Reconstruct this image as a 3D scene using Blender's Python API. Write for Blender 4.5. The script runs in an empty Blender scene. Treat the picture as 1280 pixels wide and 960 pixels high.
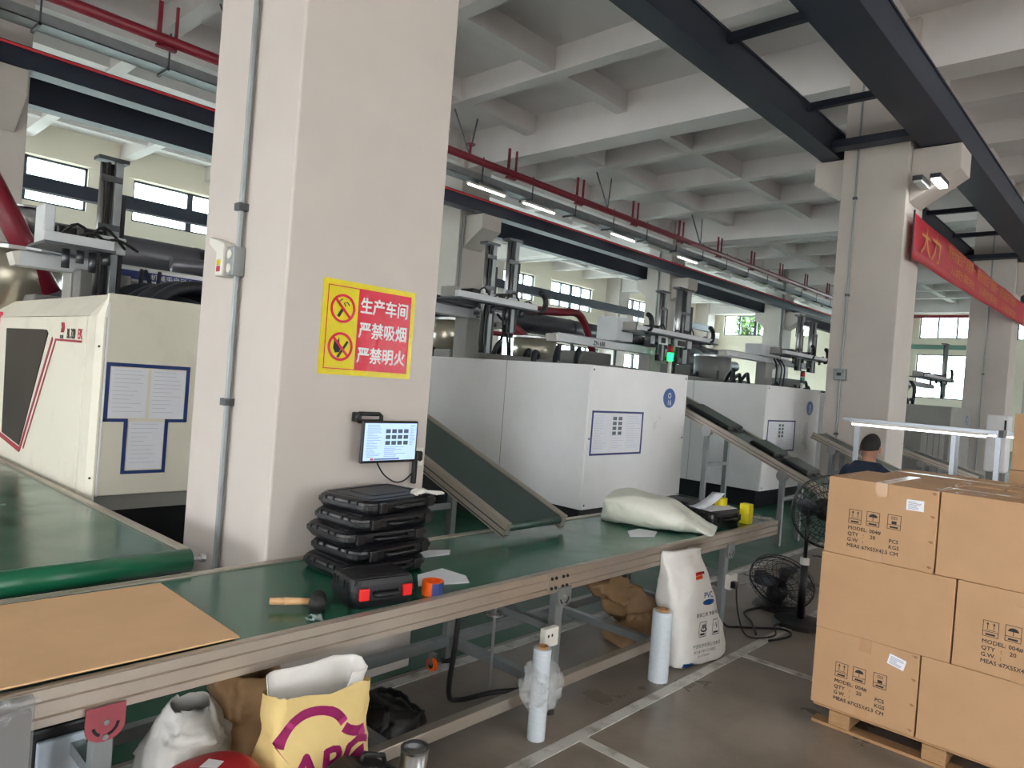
import bpy, bmesh, math, random
from mathutils import Vector, Matrix, noise

# ---------------------------------------------------------------- camera, world, exposure
sc = bpy.context.scene
COL = sc.collection
HEYE = 1.8
_P = (640.0, 480.0); _XV = (1467.0, 537.0); _YV = (-300.0, 400.0)
_f = math.sqrt(-((_XV[0]-_P[0])*(_YV[0]-_P[0]) + (_XV[1]-_P[1])*(_YV[1]-_P[1])))
_dx = Vector((_XV[0]-_P[0], _XV[1]-_P[1], _f)).normalized()
_dy = Vector((_YV[0]-_P[0], _YV[1]-_P[1], _f)).normalized()
_dz = _dx.cross(_dy).normalized()
if _dz.y > 0: _dz = -_dz
cam_data = bpy.data.cameras.new('camera'); cam = bpy.data.objects.new('camera', cam_data); COL.objects.link(cam)
cam_data.sensor_width = 36.0; cam_data.lens = _f/1280.0*36.0
cam_data.clip_start = 0.05; cam_data.clip_end = 300
_m = Matrix(((_dx.x, -_dx.y, -_dx.z, 0), (_dy.x, -_dy.y, -_dy.z, 0), (_dz.x, -_dz.y, -_dz.z, HEYE), (0, 0, 0, 1)))
cam.matrix_world = _m
sc.camera = cam
w = bpy.data.worlds.new('overcast_sky'); sc.world = w; w.use_nodes = True
bg = w.node_tree.nodes['Background']
bg.inputs[0].default_value = (0.93, 0.965, 1.0, 1); bg.inputs[1].default_value = 15.0
sc.view_settings.view_transform = 'Standard'; sc.view_settings.look = 'None'
sc.view_settings.gamma = 1.0; sc.view_settings.use_curve_mapping = False
sc.view_settings.exposure = 0.16
sc.cycles.use_denoising = True
sc.cycles.max_bounces = 8; sc.cycles.diffuse_bounces = 5; sc.cycles.glossy_bounces = 4; sc.cycles.transparent_max_bounces = 12
sc.cycles.sample_clamp_indirect = 6.0
random.seed(7)

# ---------------------------------------------------------------- materials
def lin(c):
    return tuple(((v/255.0)/12.92 if v/255.0 <= 0.04045 else ((v/255.0+0.055)/1.055)**2.4) for v in c)
MATS = {}
def mat(name, col, rough=0.5, metal=0.0, var=0.0, vscale=3.0, bump=0.0, bscale=40.0, emit=0.0, stretch=None, col2=None, v2=0.5, trans=0.0, rvar=0.0, spec=0.5, alpha=1.0):
    m = bpy.data.materials.new(name); m.use_nodes = True
    nt = m.node_tree; b = nt.nodes['Principled BSDF']; L = nt.links.new
    c = lin(col)
    b.inputs['Base Color'].default_value = (*c, 1); b.inputs['Roughness'].default_value = rough
    b.inputs['Metallic'].default_value = metal; b.inputs['Specular IOR Level'].default_value = spec
    if trans: b.inputs['Transmission Weight'].default_value = trans
    if alpha < 1: b.inputs['Alpha'].default_value = alpha
    if emit:
        b.inputs['Emission Color'].default_value = (*c, 1); b.inputs['Emission Strength'].default_value = emit
    if var or bump or col2 or rvar:
        tc = nt.nodes.new('ShaderNodeTexCoord'); mp = nt.nodes.new('ShaderNodeMapping')
        if stretch: mp.inputs['Scale'].default_value = stretch
        L(tc.outputs['Object'], mp.inputs['Vector'])
    if var or col2 or rvar:
        n = nt.nodes.new('ShaderNodeTexNoise'); n.inputs['Scale'].default_value = vscale; n.inputs['Detail'].default_value = 6
        n.inputs['Roughness'].default_value = 0.6
        L(mp.outputs['Vector'], n.inputs['Vector'])
        r = nt.nodes.new('ShaderNodeValToRGB')
        r.color_ramp.elements[0].position = 0.3; r.color_ramp.elements[1].position = 0.7
        if col2:
            c2 = lin(col2); r.color_ramp.elements[0].position = v2-0.12; r.color_ramp.elements[1].position = v2+0.12
            r.color_ramp.elements[0].color = (*c2, 1); r.color_ramp.elements[1].color = (*c, 1)
        else:
            r.color_ramp.elements[0].color = tuple(max(0, v*(1-var)) for v in c)+(1,)
            r.color_ramp.elements[1].color = tuple(min(1, v*(1+var)) for v in c)+(1,)
        L(n.outputs['Fac'], r.inputs['Fac'])
        if var or col2: L(r.outputs['Color'], b.inputs['Base Color'])
        if rvar:
            mr = nt.nodes.new('ShaderNodeMapRange'); mr.inputs['To Min'].default_value = max(0.02, rough-rvar); mr.inputs['To Max'].default_value = rough+rvar
            mr.inputs['From Min'].default_value = 0.3; mr.inputs['From Max'].default_value = 0.7
            L(n.outputs['Fac'], mr.inputs['Value']); L(mr.outputs['Result'], b.inputs['Roughness'])
    if bump:
        n2 = nt.nodes.new('ShaderNodeTexNoise'); n2.inputs['Scale'].default_value = bscale; n2.inputs['Detail'].default_value = 4
        L(mp.outputs['Vector'], n2.inputs['Vector'])
        bp = nt.nodes.new('ShaderNodeBump'); bp.inputs['Strength'].default_value = bump; bp.inputs['Distance'].default_value = 0.01
        L(n2.outputs['Fac'], bp.inputs['Height']); L(bp.outputs['Normal'], b.inputs['Normal'])
    MATS[name] = m
    return m
def glass(name, tint=(235, 245, 245), k=0.88):
    m = bpy.data.materials.new(name); m.use_nodes = True; nt = m.node_tree
    nt.nodes.remove(nt.nodes['Principled BSDF'])
    t = nt.nodes.new('ShaderNodeBsdfTransparent'); t.inputs[0].default_value = (*lin(tint), 1)
    g = nt.nodes.new('ShaderNodeBsdfGlossy'); g.inputs['Roughness'].default_value = 0.05
    mx = nt.nodes.new('ShaderNodeMixShader'); mx.inputs[0].default_value = 1-k
    nt.links.new(t.outputs[0], mx.inputs[1]); nt.links.new(g.outputs[0], mx.inputs[2])
    nt.links.new(mx.outputs[0], nt.nodes['Material Output'].inputs[0]); MATS[name] = m
    return m

mat('paint_white', (201, 193, 187), 0.55, var=0.05, vscale=1.2, bump=0.12, bscale=9)
mat('paint_ceiling', (226, 221, 220), 0.8, var=0.06, vscale=0.7, bump=0.1, bscale=6)
mat('wall_cream', (244, 236, 218), 0.7, var=0.03, vscale=0.5)
mat('concrete', (150, 140, 130), 0.36, col2=(112, 103, 94), vscale=1.1, v2=0.48, bump=0.08, bscale=30, rvar=0.14)
mat('floor_green', (28, 82, 62), 0.4, var=0.2, vscale=2, rvar=0.1)
mat('line_white', (206, 205, 200), 0.6, col2=(130, 124, 118), vscale=7, v2=0.4)
mat('steel_navy', (36, 43, 60), 0.5, var=0.12, vscale=2)
mat('red_pipe', (122, 24, 42), 0.4, var=0.1, vscale=3)
mat('red_bar', (228, 56, 72), 0.5)
mat('galv', (150, 156, 158), 0.45, 0.7, var=0.12, vscale=4)
mat('galv_dark', (92, 96, 100), 0.45, 0.6, var=0.15, vscale=4)
mat('alu', (196, 186, 174), 0.38, 0.75, var=0.06, vscale=6)
mat('alu_light', (168, 174, 182), 0.4, 0.7)
mat('belt_green', (20, 88, 68), 0.2, var=0.12, vscale=2.5, rvar=0.08)
mat('belt_dark', (46, 66, 62), 0.3, var=0.1, vscale=2.5)
mat('roller_green', (18, 96, 66), 0.3, var=0.05, vscale=5)
mat('machine_white', (240, 240, 242), 0.32, var=0.05, vscale=1.3, rvar=0.06)
mat('machine_cream', (232, 228, 212), 0.38, col2=(208, 202, 188), vscale=1.6, v2=0.36)
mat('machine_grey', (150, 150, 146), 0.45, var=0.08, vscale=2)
mat('machine_mid', (118, 118, 116), 0.5, var=0.1, vscale=2)
mat('black_base', (16, 18, 26), 0.5, var=0.2, vscale=4)
mat('black_plastic', (20, 21, 25), 0.38, var=0.1, vscale=30)
mat('black_rubber', (22, 22, 23), 0.55, var=0.2, vscale=14)
mat('dark_window', (40, 34, 31), 0.45, var=0.25, vscale=2, spec=0.2)
mat('red_stripe', (160, 26, 48), 0.5)
mat('pink_plastic', (226, 86, 104), 0.5)
mat('print_black', (24, 24, 26), 0.6)
mat('print_red', (186, 30, 52), 0.5)
mat('blue_frame', (30, 56, 116), 0.5)
mat('badge_blue', (28, 84, 158), 0.4)
mat('white_print', (240, 242, 244), 0.5)
mat('paper', (236, 238, 246), 0.65, var=0.02, vscale=6)
mat('print_grey', (140, 142, 158), 0.7)
mat('print_faint', (196, 198, 214), 0.7)
mat('sign_yellow', (224, 205, 20), 0.22, var=0.05, vscale=10, bump=0.35, bscale=22)
mat('sign_red', (212, 24, 58), 0.22, bump=0.35, bscale=22)
mat('cardboard', (184, 146, 109), 0.72, var=0.05, vscale=5, bump=0.05, bscale=60)
mat('cardboard_in', (150, 110, 72), 0.8)
mat('cardboard_sheet', (220, 180, 136), 0.6, var=0.06, vscale=3.5)
mat('tape_clear', (186, 146, 108), 0.18)
mat('film', (236, 238, 240), 0.08, alpha=0.2)
mat('film_roll', (205, 214, 222), 0.16, var=0.06, vscale=14, stretch=(1, 1, 8))
mat('core_brown', (176, 134, 92), 0.8)
mat('sack_white', (226, 224, 220), 0.5, var=0.04, vscale=14, bump=0.5, bscale=14)
mat('bag_white', (232, 234, 222), 0.3, var=0.05, vscale=5, bump=0.35, bscale=9)
mat('bag_yellow', (222, 196, 132), 0.6, var=0.06, vscale=7, bump=0.5, bscale=16)
mat('bag_grey', (196, 194, 190), 0.4, var=0.08, vscale=6, bump=0.5, bscale=10)
mat('bag_brown', (150, 118, 84), 0.7, var=0.14, vscale=6, bump=0.5, bscale=10)
mat('bag_black', (8, 8, 9), 0.5, bump=0.4, bscale=10)
mat('magenta', (188, 42, 122), 0.5)
mat('wood', (206, 164, 118), 0.6, var=0.12, vscale=9, stretch=(1, 8, 8))
mat('pallet_wood', (166, 128, 90), 0.75, var=0.15, vscale=12, stretch=(1, 1, 6))
mat('red_latch', (232, 32, 34), 0.35)
mat('orange', (244, 96, 22), 0.45)
mat('tape_blue', (44, 60, 122), 0.35)
mat('yellow', (228, 214, 30), 0.4)
mat('red_seat', (176, 34, 48), 0.45, var=0.05, vscale=4)
mat('steel', (180, 182, 184), 0.28, 0.95, var=0.06, vscale=8)
mat('steel_dark', (96, 98, 102), 0.35, 0.8, var=0.1, vscale=8)
mat('duct', (86, 86, 92), 0.33, 0.25, var=0.12, vscale=1.5)
mat('hopper', (168, 162, 146), 0.3, 0.7, var=0.1, vscale=3)
mat('robot_white', (214, 218, 222), 0.4, var=0.06, vscale=3)
mat('robot_blue', (44, 58, 120), 0.4)
mat('hose', (30, 33, 42), 0.5)
mat('lamp_on', (255, 255, 252), 0.4, emit=7.0)
mat('lamp_soft', (255, 255, 255), 0.4, emit=2.6)
mat('lamp_bright', (255, 255, 252), 0.4, emit=16.0)
mat('lamp_off', (232, 240, 240), 0.3)
mat('green_on', (40, 255, 130), 0.4, emit=2.2)
mat('red_lens', (190, 40, 44), 0.3)
mat('screen', (178, 206, 236), 0.3, emit=0.62)
mat('screen_dark', (64, 84, 92), 0.3, emit=0.3)
mat('screen_text', (96, 116, 160), 0.4, emit=0.3)
mat('screen_red', (178, 60, 70), 0.4, emit=0.4)
mat('banner_red', (186, 24, 50), 0.45, var=0.08, vscale=3)
mat('gold', (206, 138, 58), 0.5)
mat('skin', (186, 134, 112), 0.55)
mat('hair', (30, 27, 26), 0.8, bump=0.5, bscale=180)
mat('cloth_navy', (34, 46, 66), 0.85, var=0.1, vscale=12)
mat('cloth_dark', (34, 34, 40), 0.9)
mat('plastic_ivory', (226, 224, 216), 0.45)
mat('frame_dark', (62, 66, 74), 0.45)
mat('frame_green', (112, 148, 134), 0.5)
mat('bracket_pink', (172, 88, 98), 0.35, 0.4, var=0.1, vscale=8)
mat('blue_white', (198, 212, 226), 0.4)
mat('bark', (74, 58, 44), 0.9)
mat('leaf', (58, 82, 30), 0.7, var=0.3, vscale=4)
mat('pale_bounce', (205, 204, 198), 0.9)  # pale tone for light bounce, on outside ground and rear floor
glass('window_glass', k=0.95); glass('film_clear', (240, 242, 244), 0.72)

# ---------------------------------------------------------------- mesh builder
class MB:
    def __init__(s): s.v = []; s.f = []
    def add(s, vs, fs):
        o = len(s.v); s.v += [tuple(v) for v in vs]; s.f += [tuple(i+o for i in f) for f in fs]; return s
    def box(s, a, b):
        x0, y0, z0 = (min(a[i], b[i]) for i in range(3)); x1, y1, z1 = (max(a[i], b[i]) for i in range(3))
        return s.add([(x0,y0,z0),(x1,y0,z0),(x1,y1,z0),(x0,y1,z0),(x0,y0,z1),(x1,y0,z1),(x1,y1,z1),(x0,y1,z1)],
                     [(0,3,2,1),(4,5,6,7),(0,1,5,4),(1,2,6,5),(2,3,7,6),(3,0,4,7)])
    def obox(s, c, u, v, w):   # centre and three half-extent vectors
        c, u, v, w = map(Vector, (c, u, v, w))
        if u.cross(v).dot(w) < 0: u = -u
        P = [c-u-v-w, c+u-v-w, c+u+v-w, c-u+v-w, c-u-v+w, c+u-v+w, c+u+v+w, c-u+v+w]
        return s.add(P, [(0,3,2,1),(4,5,6,7),(0,1,5,4),(1,2,6,5),(2,3,7,6),(3,0,4,7)])
    def bar(s, p0, p1, wd, ht, up=(0, 0, 1)):   # rectangular bar from p0 to p1
        p0, p1, up = Vector(p0), Vector(p1), Vector(up); d = p1-p0
        sd = d.cross(up)
        if sd.length < 1e-6: sd = d.cross(Vector((1, 0, 0)))
        sd.normalize(); n = sd.cross(d).normalized()
        return s.obox((p0+p1)/2, d/2, sd*wd/2, n*ht/2)
    def cyl(s, p0, p1, r, n=14, r2=None, caps=True):
        p0, p1 = Vector(p0), Vector(p1); d = (p1-p0).normalized(); r2 = r if r2 is None else r2
        a = d.cross(Vector((0, 0, 1)));
        if a.length < 1e-4: a = Vector((1, 0, 0))
        a.normalize(); b = d.cross(a)
        vs = []; 
        for (p, rr) in ((p0, r), (p1, r2)):
            for i in range(n):
                t = 2*math.pi*i/n; vs.append(p+a*math.cos(t)*rr+b*math.sin(t)*rr)
        fs = [(i, (i+1) % n, n+(i+1) % n, n+i) for i in range(n)]
        if caps: fs += [tuple(range(n-1, -1, -1)), tuple(range(n, 2*n))]
        return s.add(vs, fs)
    def ring(s, p0, p1, ro, ri, n=24):
        p0, p1 = Vector(p0), Vector(p1); d = (p1-p0).normalized()
        a = d.cross(Vector((0, 0, 1)));
        if a.length < 1e-4: a = Vector((1, 0, 0))
        a.normalize(); b = d.cross(a); vs = []
        for p, rr in ((p0, ro), (p1, ro), (p1, ri), (p0, ri)):
            for i in range(n):
                t = 2*math.pi*i/n; vs.append(p+a*math.cos(t)*rr+b*math.sin(t)*rr)
        fs = []
        for k in range(4):
            for i in range(n):
                j = (i+1) % n; k2 = (k+1) % 4
                fs.append((k*n+i, k*n+j, k2*n+j, k2*n+i))
        return s.add(vs, fs)
    def tube(s, pts, r, n=8, closed=False):
        pts = [Vector(p) for p in pts]; m = len(pts); vs = []; prev = None
        for i, p in enumerate(pts):
            if closed: d = pts[(i+1) % m]-pts[i-1]
            else: d = pts[min(i+1, m-1)]-pts[max(i-1, 0)]
            d.normalize()
            if prev is None:
                a = d.cross(Vector((0, 0, 1)))
                if a.length < 1e-3: a = d.cross(Vector((1, 0, 0)))
            else: a = prev-d*prev.dot(d)
            a.normalize(); prev = a; b = d.cross(a)
            rr = r[i] if isinstance(r, (list, tuple)) else r
            for k in range(n):
                t = 2*math.pi*k/n; vs.append(p+a*math.cos(t)*rr+b*math.sin(t)*rr)
        fs = []
        for i in range(m if closed else m-1):
            for k in range(n):
                i2 = (i+1) % m
                fs.append((i*n+k, i*n+(k+1) % n, i2*n+(k+1) % n, i2*n+k))
        if not closed: fs += [tuple(range(n-1, -1, -1)), tuple((m-1)*n+k for k in range(n))]
        return s.add(vs, fs)
    def prism(s, poly, axis, a0, a1):
        n = len(poly)
        def P(p, a):
            return {'x': (a, p[0], p[1]), 'y': (p[0], a, p[1]), 'z': (p[0], p[1], a)}[axis]
        vs = [P(p, a0) for p in poly]+[P(p, a1) for p in poly]
        fs = [tuple(range(n-1, -1, -1)), tuple(range(n, 2*n))]+[(i, (i+1) % n, n+(i+1) % n, n+i) for i in range(n)]
        return s.add(vs, fs)
    def loft(s, rings, cap=True):
        n = len(rings[0]); vs = [p for r in rings for p in r]; fs = []
        for k in range(len(rings)-1):
            for i in range(n): fs.append((k*n+i, k*n+(i+1) % n, (k+1)*n+(i+1) % n, (k+1)*n+i))
        if cap is True or cap == 'b': fs.append(tuple(range(n-1, -1, -1)))
        if cap is True or cap == 't': fs.append(tuple((len(rings)-1)*n+i for i in range(n)))
        return s.add(vs, fs)
    def ball(s, c, r, sc=(1, 1, 1), nu=14, nv=9):
        rings = []
        for j in range(1, nv):
            t = math.pi*j/nv
            rings.append([(c[0]+r*sc[0]*math.sin(t)*math.cos(2*math.pi*i/nu), c[1]+r*sc[1]*math.sin(t)*math.sin(2*math.pi*i/nu), c[2]-r*sc[2]*math.cos(t)) for i in range(nu)])
        return s.loft(rings)
    def quad(s, a, b, c, d): return s.add([a, b, c, d], [(0, 1, 2, 3)])
    def plate(s, o, u, v, x0, y0, x1, y1, t, lift=0.0):   # thin slab on plane through o with unit axes u, v
        o, u, v = Vector(o), Vector(u), Vector(v); n = u.cross(v)
        c = o+u*(x0+x1)/2+v*(y0+y1)/2+n*(lift+t/2)
        return s.obox(c, u*(x1-x0)/2, v*(y1-y0)/2, n*t/2)
    def frame(s, o, u, v, x0, y0, x1, y1, wd, t, lift=0.0):
        s.plate(o, u, v, x0, y0, x1, y0+wd, t, lift); s.plate(o, u, v, x0, y1-wd, x1, y1, t, lift)
        s.plate(o, u, v, x0, y0+wd, x0+wd, y1-wd, t, lift); s.plate(o, u, v, x1-wd, y0+wd, x1, y1-wd, t, lift); return s
    def poly(s, o, u, v, pts, t, lift=0.0):   # convex or simple polygon slab on a plane
        o, u, v = Vector(o), Vector(u), Vector(v); n = u.cross(v); k = len(pts)
        A = [o+u*p[0]+v*p[1]+n*lift for p in pts]; B = [a+n*t for a in A]
        return s.add(A+B, [tuple(range(k-1, -1, -1)), tuple(range(k, 2*k))]+[(i, (i+1) % k, k+(i+1) % k, k+i) for i in range(k)])
    def jitter(s, amp, freq, seed=0):
        s.v = [tuple(Vector(v)+amp*noise.noise_vector(Vector(v)*freq+Vector((seed, seed*1.7, -seed)))) for v in s.v]; return s
    def mesh(s, name):
        me = bpy.data.meshes.new(name); me.from_pydata(s.v, [], s.f); me.update()
        bm = bmesh.new(); bm.from_mesh(me); bmesh.ops.recalc_face_normals(bm, faces=bm.faces); bm.to_mesh(me); bm.free()
        return me
    def build(s, name, m, parent=None, smooth=False, bevel=0.0, seg=2, sub=0, solid=0.0):
        me = s.mesh(name); me.materials.append(MATS[m]); o = bpy.data.objects.new(name, me); COL.objects.link(o)
        if smooth:
            for p in me.polygons: p.use_smooth = True
        if parent is not None:
            o.parent = parent
            if parent.get('_w') is not None: o.matrix_parent_inverse = Matrix.Translation(-Vector(parent.location))
        if solid:
            md = o.modifiers.new('solid', 'SOLIDIFY'); md.thickness = solid
        if bevel:
            md = o.modifiers.new('bevel', 'BEVEL'); md.width = bevel; md.segments = seg; md.limit_method = 'ANGLE'
        if sub:
            md = o.modifiers.new('sub', 'SUBSURF'); md.levels = sub; md.render_levels = sub
        return o
WORLD_THINGS = []
def thing(name, label, cat, base=(0, 0, 0), group=None, kind=None):    # parts built in world coordinates
    o = bpy.data.objects.new(name, None); COL.objects.link(o); o.location = base; o.empty_display_size = 0.1
    o['_w'] = 1; o['label'] = label; o['category'] = cat
    if group: o['group'] = group
    if kind: o['kind'] = kind
    WORLD_THINGS.append(o)
    return o
def local(name, label, cat, loc=(0, 0, 0), rz=0.0, group=None, rx=0.0, ry=0.0):   # parts built around the thing's own base
    o = bpy.data.objects.new(name, None); COL.objects.link(o); o.location = loc; o.rotation_euler = (rx, ry, rz)
    o.empty_display_size = 0.1; o['label'] = label; o['category'] = cat
    if group: o['group'] = group
    return o
def tag(o, label, cat, group=None, kind=None):
    o['label'] = label; o['category'] = cat
    if group: o['group'] = group
    if kind: o['kind'] = kind
    return o
def struct(o, label=None, cat=None):
    o['kind'] = 'structure'
    if label: o['label'] = label
    if cat: o['category'] = cat
    return o
def dup(root, loc, rz, label, group=None):
    r = root.copy(); COL.objects.link(r); r.location = loc; r.rotation_euler = (root.rotation_euler[0], root.rotation_euler[1], rz); r['label'] = label
    if group: r['group'] = group
    for ch in list(root.children):
        c = ch.copy(); COL.objects.link(c); c.parent = r
        for g in list(ch.children):
            d = g.copy(); COL.objects.link(d); d.parent = c
    return r
MX, MY, PX, PZ = Vector((-1, 0, 0)), Vector((0, -1, 0)), Vector((1, 0, 0)), Vector((0, 0, 1))
def text(name, s, size, o, u, v, m, parent=None, align='LEFT', sx=1.0, t=0.0006, bold=0.0):
    cu = bpy.data.curves.new(name, 'FONT'); cu.body = s; cu.size = size; cu.align_x = align; cu.extrude = t
    cu.resolution_u = 2
    ob = bpy.data.objects.new(name+'_src', cu); COL.objects.link(ob)
    bpy.context.view_layer.update()
    dg = bpy.context.evaluated_depsgraph_get()
    me = bpy.data.meshes.new_from_object(ob.evaluated_get(dg)); me.name = name
    bpy.data.objects.remove(ob); bpy.data.curves.remove(cu)
    o, u, v = Vector(o), Vector(u), Vector(v); n = u.cross(v)
    M4 = Matrix(((u.x*sx, v.x, n.x, o.x+n.x*t), (u.y*sx, v.y, n.y, o.y+n.y*t), (u.z*sx, v.z, n.z, o.z+n.z*t), (0, 0, 0, 1)))
    if bold:
        bm = bmesh.new(); k = bold*1.2
        for kk, (ddx, ddy) in enumerate(((-k, 0), (k, 0), (0, k), (0, -k))):
            m2 = me.copy(); m2.transform(Matrix.Translation((ddx, ddy, 0.00015*kk))); bm.from_mesh(m2); bpy.data.meshes.remove(m2)
        bm.to_mesh(me); bm.free()
    me.transform(M4); me.materials.clear(); me.materials.append(MATS[m])
    ob = bpy.data.objects.new(name, me); COL.objects.link(ob)
    if parent is not None:
        ob.parent = parent
        if parent.get('_w') is not None: ob.matrix_parent_inverse = Matrix.Translation(-Vector(parent.location))
    return ob
def arc(c, r, a0, a1, n, axis='y'):
    out = []
    for i in range(n+1):
        a = a0+(a1-a0)*i/n; ca, sa = math.cos(a)*r, math.sin(a)*r
        out.append({'y': (c[0]+ca, c[1], c[2]+sa), 'x': (c[0], c[1]+ca, c[2]+sa), 'z': (c[0]+ca, c[1]+sa, c[2])}[axis])
    return out
def super_ring(cx, cy, z, rx, ry, n=24, e=0.6, rot=0.0, wob=0.0, seed=0):
    out = []
    for i in range(n):
        t = 2*math.pi*i/n; c, s_ = math.cos(t), math.sin(t)
        x = math.copysign(abs(c)**e, c)*rx; y = math.copysign(abs(s_)**e, s_)*ry
        if wob:
            q = 1+wob*noise.noise(Vector((c*1.7+seed, s_*1.7, z*6))); x *= q; y *= q
        out.append((cx+x*math.cos(rot)-y*math.sin(rot), cy+x*math.sin(rot)+y*math.cos(rot), z))
    return out
def conform(ob, target, cuts=3, off=0.002):   # lay a flat print onto a bulging sack front
    me = ob.data; bm = bmesh.new(); bm.from_mesh(me); bmesh.ops.triangulate(bm, faces=bm.faces[:])
    for _ in range(cuts):
        long_e = [e for e in bm.edges if e.calc_length() > 0.012]
        if not long_e: break
        bmesh.ops.subdivide_edges(bm, edges=long_e, cuts=1); bmesh.ops.triangulate(bm, faces=bm.faces[:])
    bm.to_mesh(me); bm.free()
    md = ob.modifiers.new('wrap', 'SHRINKWRAP'); md.target = target; md.wrap_method = 'PROJECT'; md.use_project_y = True; md.use_positive_direction = True; md.use_negative_direction = False; md.offset = off; md.project_limit = 0.25
    return ob
def spline_prof(prof, k=5):
    out = []
    for i in range(len(prof)-1):
        p0, p1, p2, p3 = prof[max(i-1, 0)], prof[i], prof[i+1], prof[min(i+2, len(prof)-1)]
        for j in range(k):
            t = j/k; out.append(tuple(0.5*(2*b+(c-a)*t+(2*a-5*b+4*c-d)*t*t+(3*b-a-3*c+d)*t**3) for a, b, c, d in zip(p0, p1, p2, p3)))
    return out+[prof[-1]]
def crumple(mb, amp, fr, seed=0, fine=0.35):   # creased cloth-like displacement, two scales, sharp ridges
    out = []
    for v in mb.v:
        p = Vector(v); q = p*fr+Vector((seed, seed*1.3, -seed)); d = noise.noise_vector(q)*amp
        r = 1-2*abs(noise.noise(p*fr*2.3+Vector((seed*2, 5, 1)))); r2 = 1-2*abs(noise.noise(p*fr*4.7+Vector((1, seed, 9))))
        n = noise.noise_vector(p*fr*0.7+Vector((9, seed, 2))).normalized()
        out.append(tuple(p+d+n*amp*fine*(r+0.6*r2)))
    mb.v = out; return mb
def smooth_path(pts, k=6):
    P = [Vector(p) for p in pts]; out = []
    for i in range(len(P)-1):
        p0 = P[max(i-1, 0)]; p1 = P[i]; p2 = P[i+1]; p3 = P[min(i+2, len(P)-1)]
        for j in range(k):
            t = j/k
            out.append(0.5*((2*p1)+(-p0+p2)*t+(2*p0-5*p1+4*p2-p3)*t*t+(-p0+3*p1-3*p2+p3)*t**3))
    out.append(P[-1]); return out

# ================================================================ the hall
G = 10.47                       # column grid
XC = [2.30+G*i for i in range(5)]; YA, YB, YC = 3.80, 14.29, 23.80
fl = struct(MB().box((-10, -10, -0.2), (46, 25, 0)).build('floor', 'concrete'), 'dark stained concrete factory floor', 'floor')
MB().box((-2, 3.24, 0.0005), (44.6, 12.9, 0.003)).build('green_zone', 'floor_green', fl)
MB().box((-9.7, 12.9, 0.0005), (44.6, 24.2, 0.003)).build('bounce_zone', 'pale_bounce', fl)  # unseen rear-bay floor, added pale to bounce light upward
def line_mark(a, b): MB().box((a[0], a[1], 0.0005), (b[0], b[1], 0.004)).build('line_marking', 'line_white', fl)
line_mark((1.6, 2.08), (8.5, 2.15)); line_mark((2.92, 0.2), (2.985, 2.08)); line_mark((4.75, 0.2), (4.815, 2.08)); line_mark((-2, 3.12), (12.2, 3.2))
struct(MB().box((-60, -60, -0.45), (120, 120, -0.22)).build('ground', 'pale_bounce'), 'unseen ground outside the factory, pale to bounce daylight inside', 'ground')  # out of view, kept pale so daylight bounces up to the ceiling
# ceiling: slab, ribs both ways, girders on the column lines
ce = struct(MB().box((-10, -10, 8.09), (46, 25, 8.35)).build('ceiling', 'paint_ceiling'), 'waffle concrete ceiling with crossing ribs', 'ceiling')
Sp = G/4
for i in range(-4, 17):
    x = XC[0]+Sp*i
    if i % 4 == 0: MB().box((x-0.36, -10, 7.18), (x+0.24, 24.3, 8.09)).build('girder', 'paint_ceiling', ce)
    else: MB().box((x-0.15, -10, 7.62), (x+0.15, 24.3, 8.09)).build('rib', 'paint_ceiling', ce)
for j in range(-5, 9):
    y = YA+Sp*j
    if y > 24: continue
    if j % 4 == 0: MB().box((-10, y-0.3, 7.30), (45, y+0.3, 8.09)).build('girder', 'paint_ceiling', ce)
    else: MB().box((-10, y-0.14, 7.66), (45, y+0.14, 8.09)).build('rib', 'paint_ceiling', ce)
def column(x, y, label, lc=0.52, rc=0.68, hw=0.5):
    t = thing('column', label, 'column', (x, y, 0), kind='structure')
    MB().box((x-hw, y-0.5, 0), (x+hw, y+0.5, 8.0)).build('shaft', 'paint_white', t, bevel=0.012)
    for sgn, ln in ((-1, rc), (1, lc)):
        if not ln: continue
        f = y+sgn*0.5; e = f+sgn*ln
        MB().prism([(f, 5.94), (e, 5.94), (e, 5.56), (f, 5.22-0.12*(ln > .6))], 'x', x-0.34, x+0.34).build('corbel', 'paint_white', t, bevel=0.01)
    return t
# row A: the big pillar in front, the one behind the boxes, and one beyond
A_LAB = ['big white square pillar with the warning sign behind the workbench', 'tall white pillar with bracket lamps and red banner',
         'shaded grey pillar at the far end of the red banner']
for i in (0, 1, 2): column(XC[i], YA, A_LAB[i])
column(XC[3], YA, 'fourth pillar of the banner row, hidden behind the others')
B_LAB = ['white pillar at the photo\'s left edge carrying the crane beam', 'white pillar just beside the big pillar, behind the robot masts',
         'white pillar in mid hall between two robots, under the crane beam', 'distant white pillar under the crane beam near the green window', 'farthest white pillar under the long crane beam']
for i in range(5): column(XC[i], YB, B_LAB[i])
C_LAB = ['wall pier between windows at the left part of the rear wall', 'wall pier behind the big pillar on the rear wall', 'cream wall pier left of the twin bright windows',
         'cream wall pier right of the twin bright windows', 'cream corner pier where the two window walls meet']
for i in range(5): column(XC[i], YC+0.02, C_LAB[i], lc=0, rc=0.5)
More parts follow.
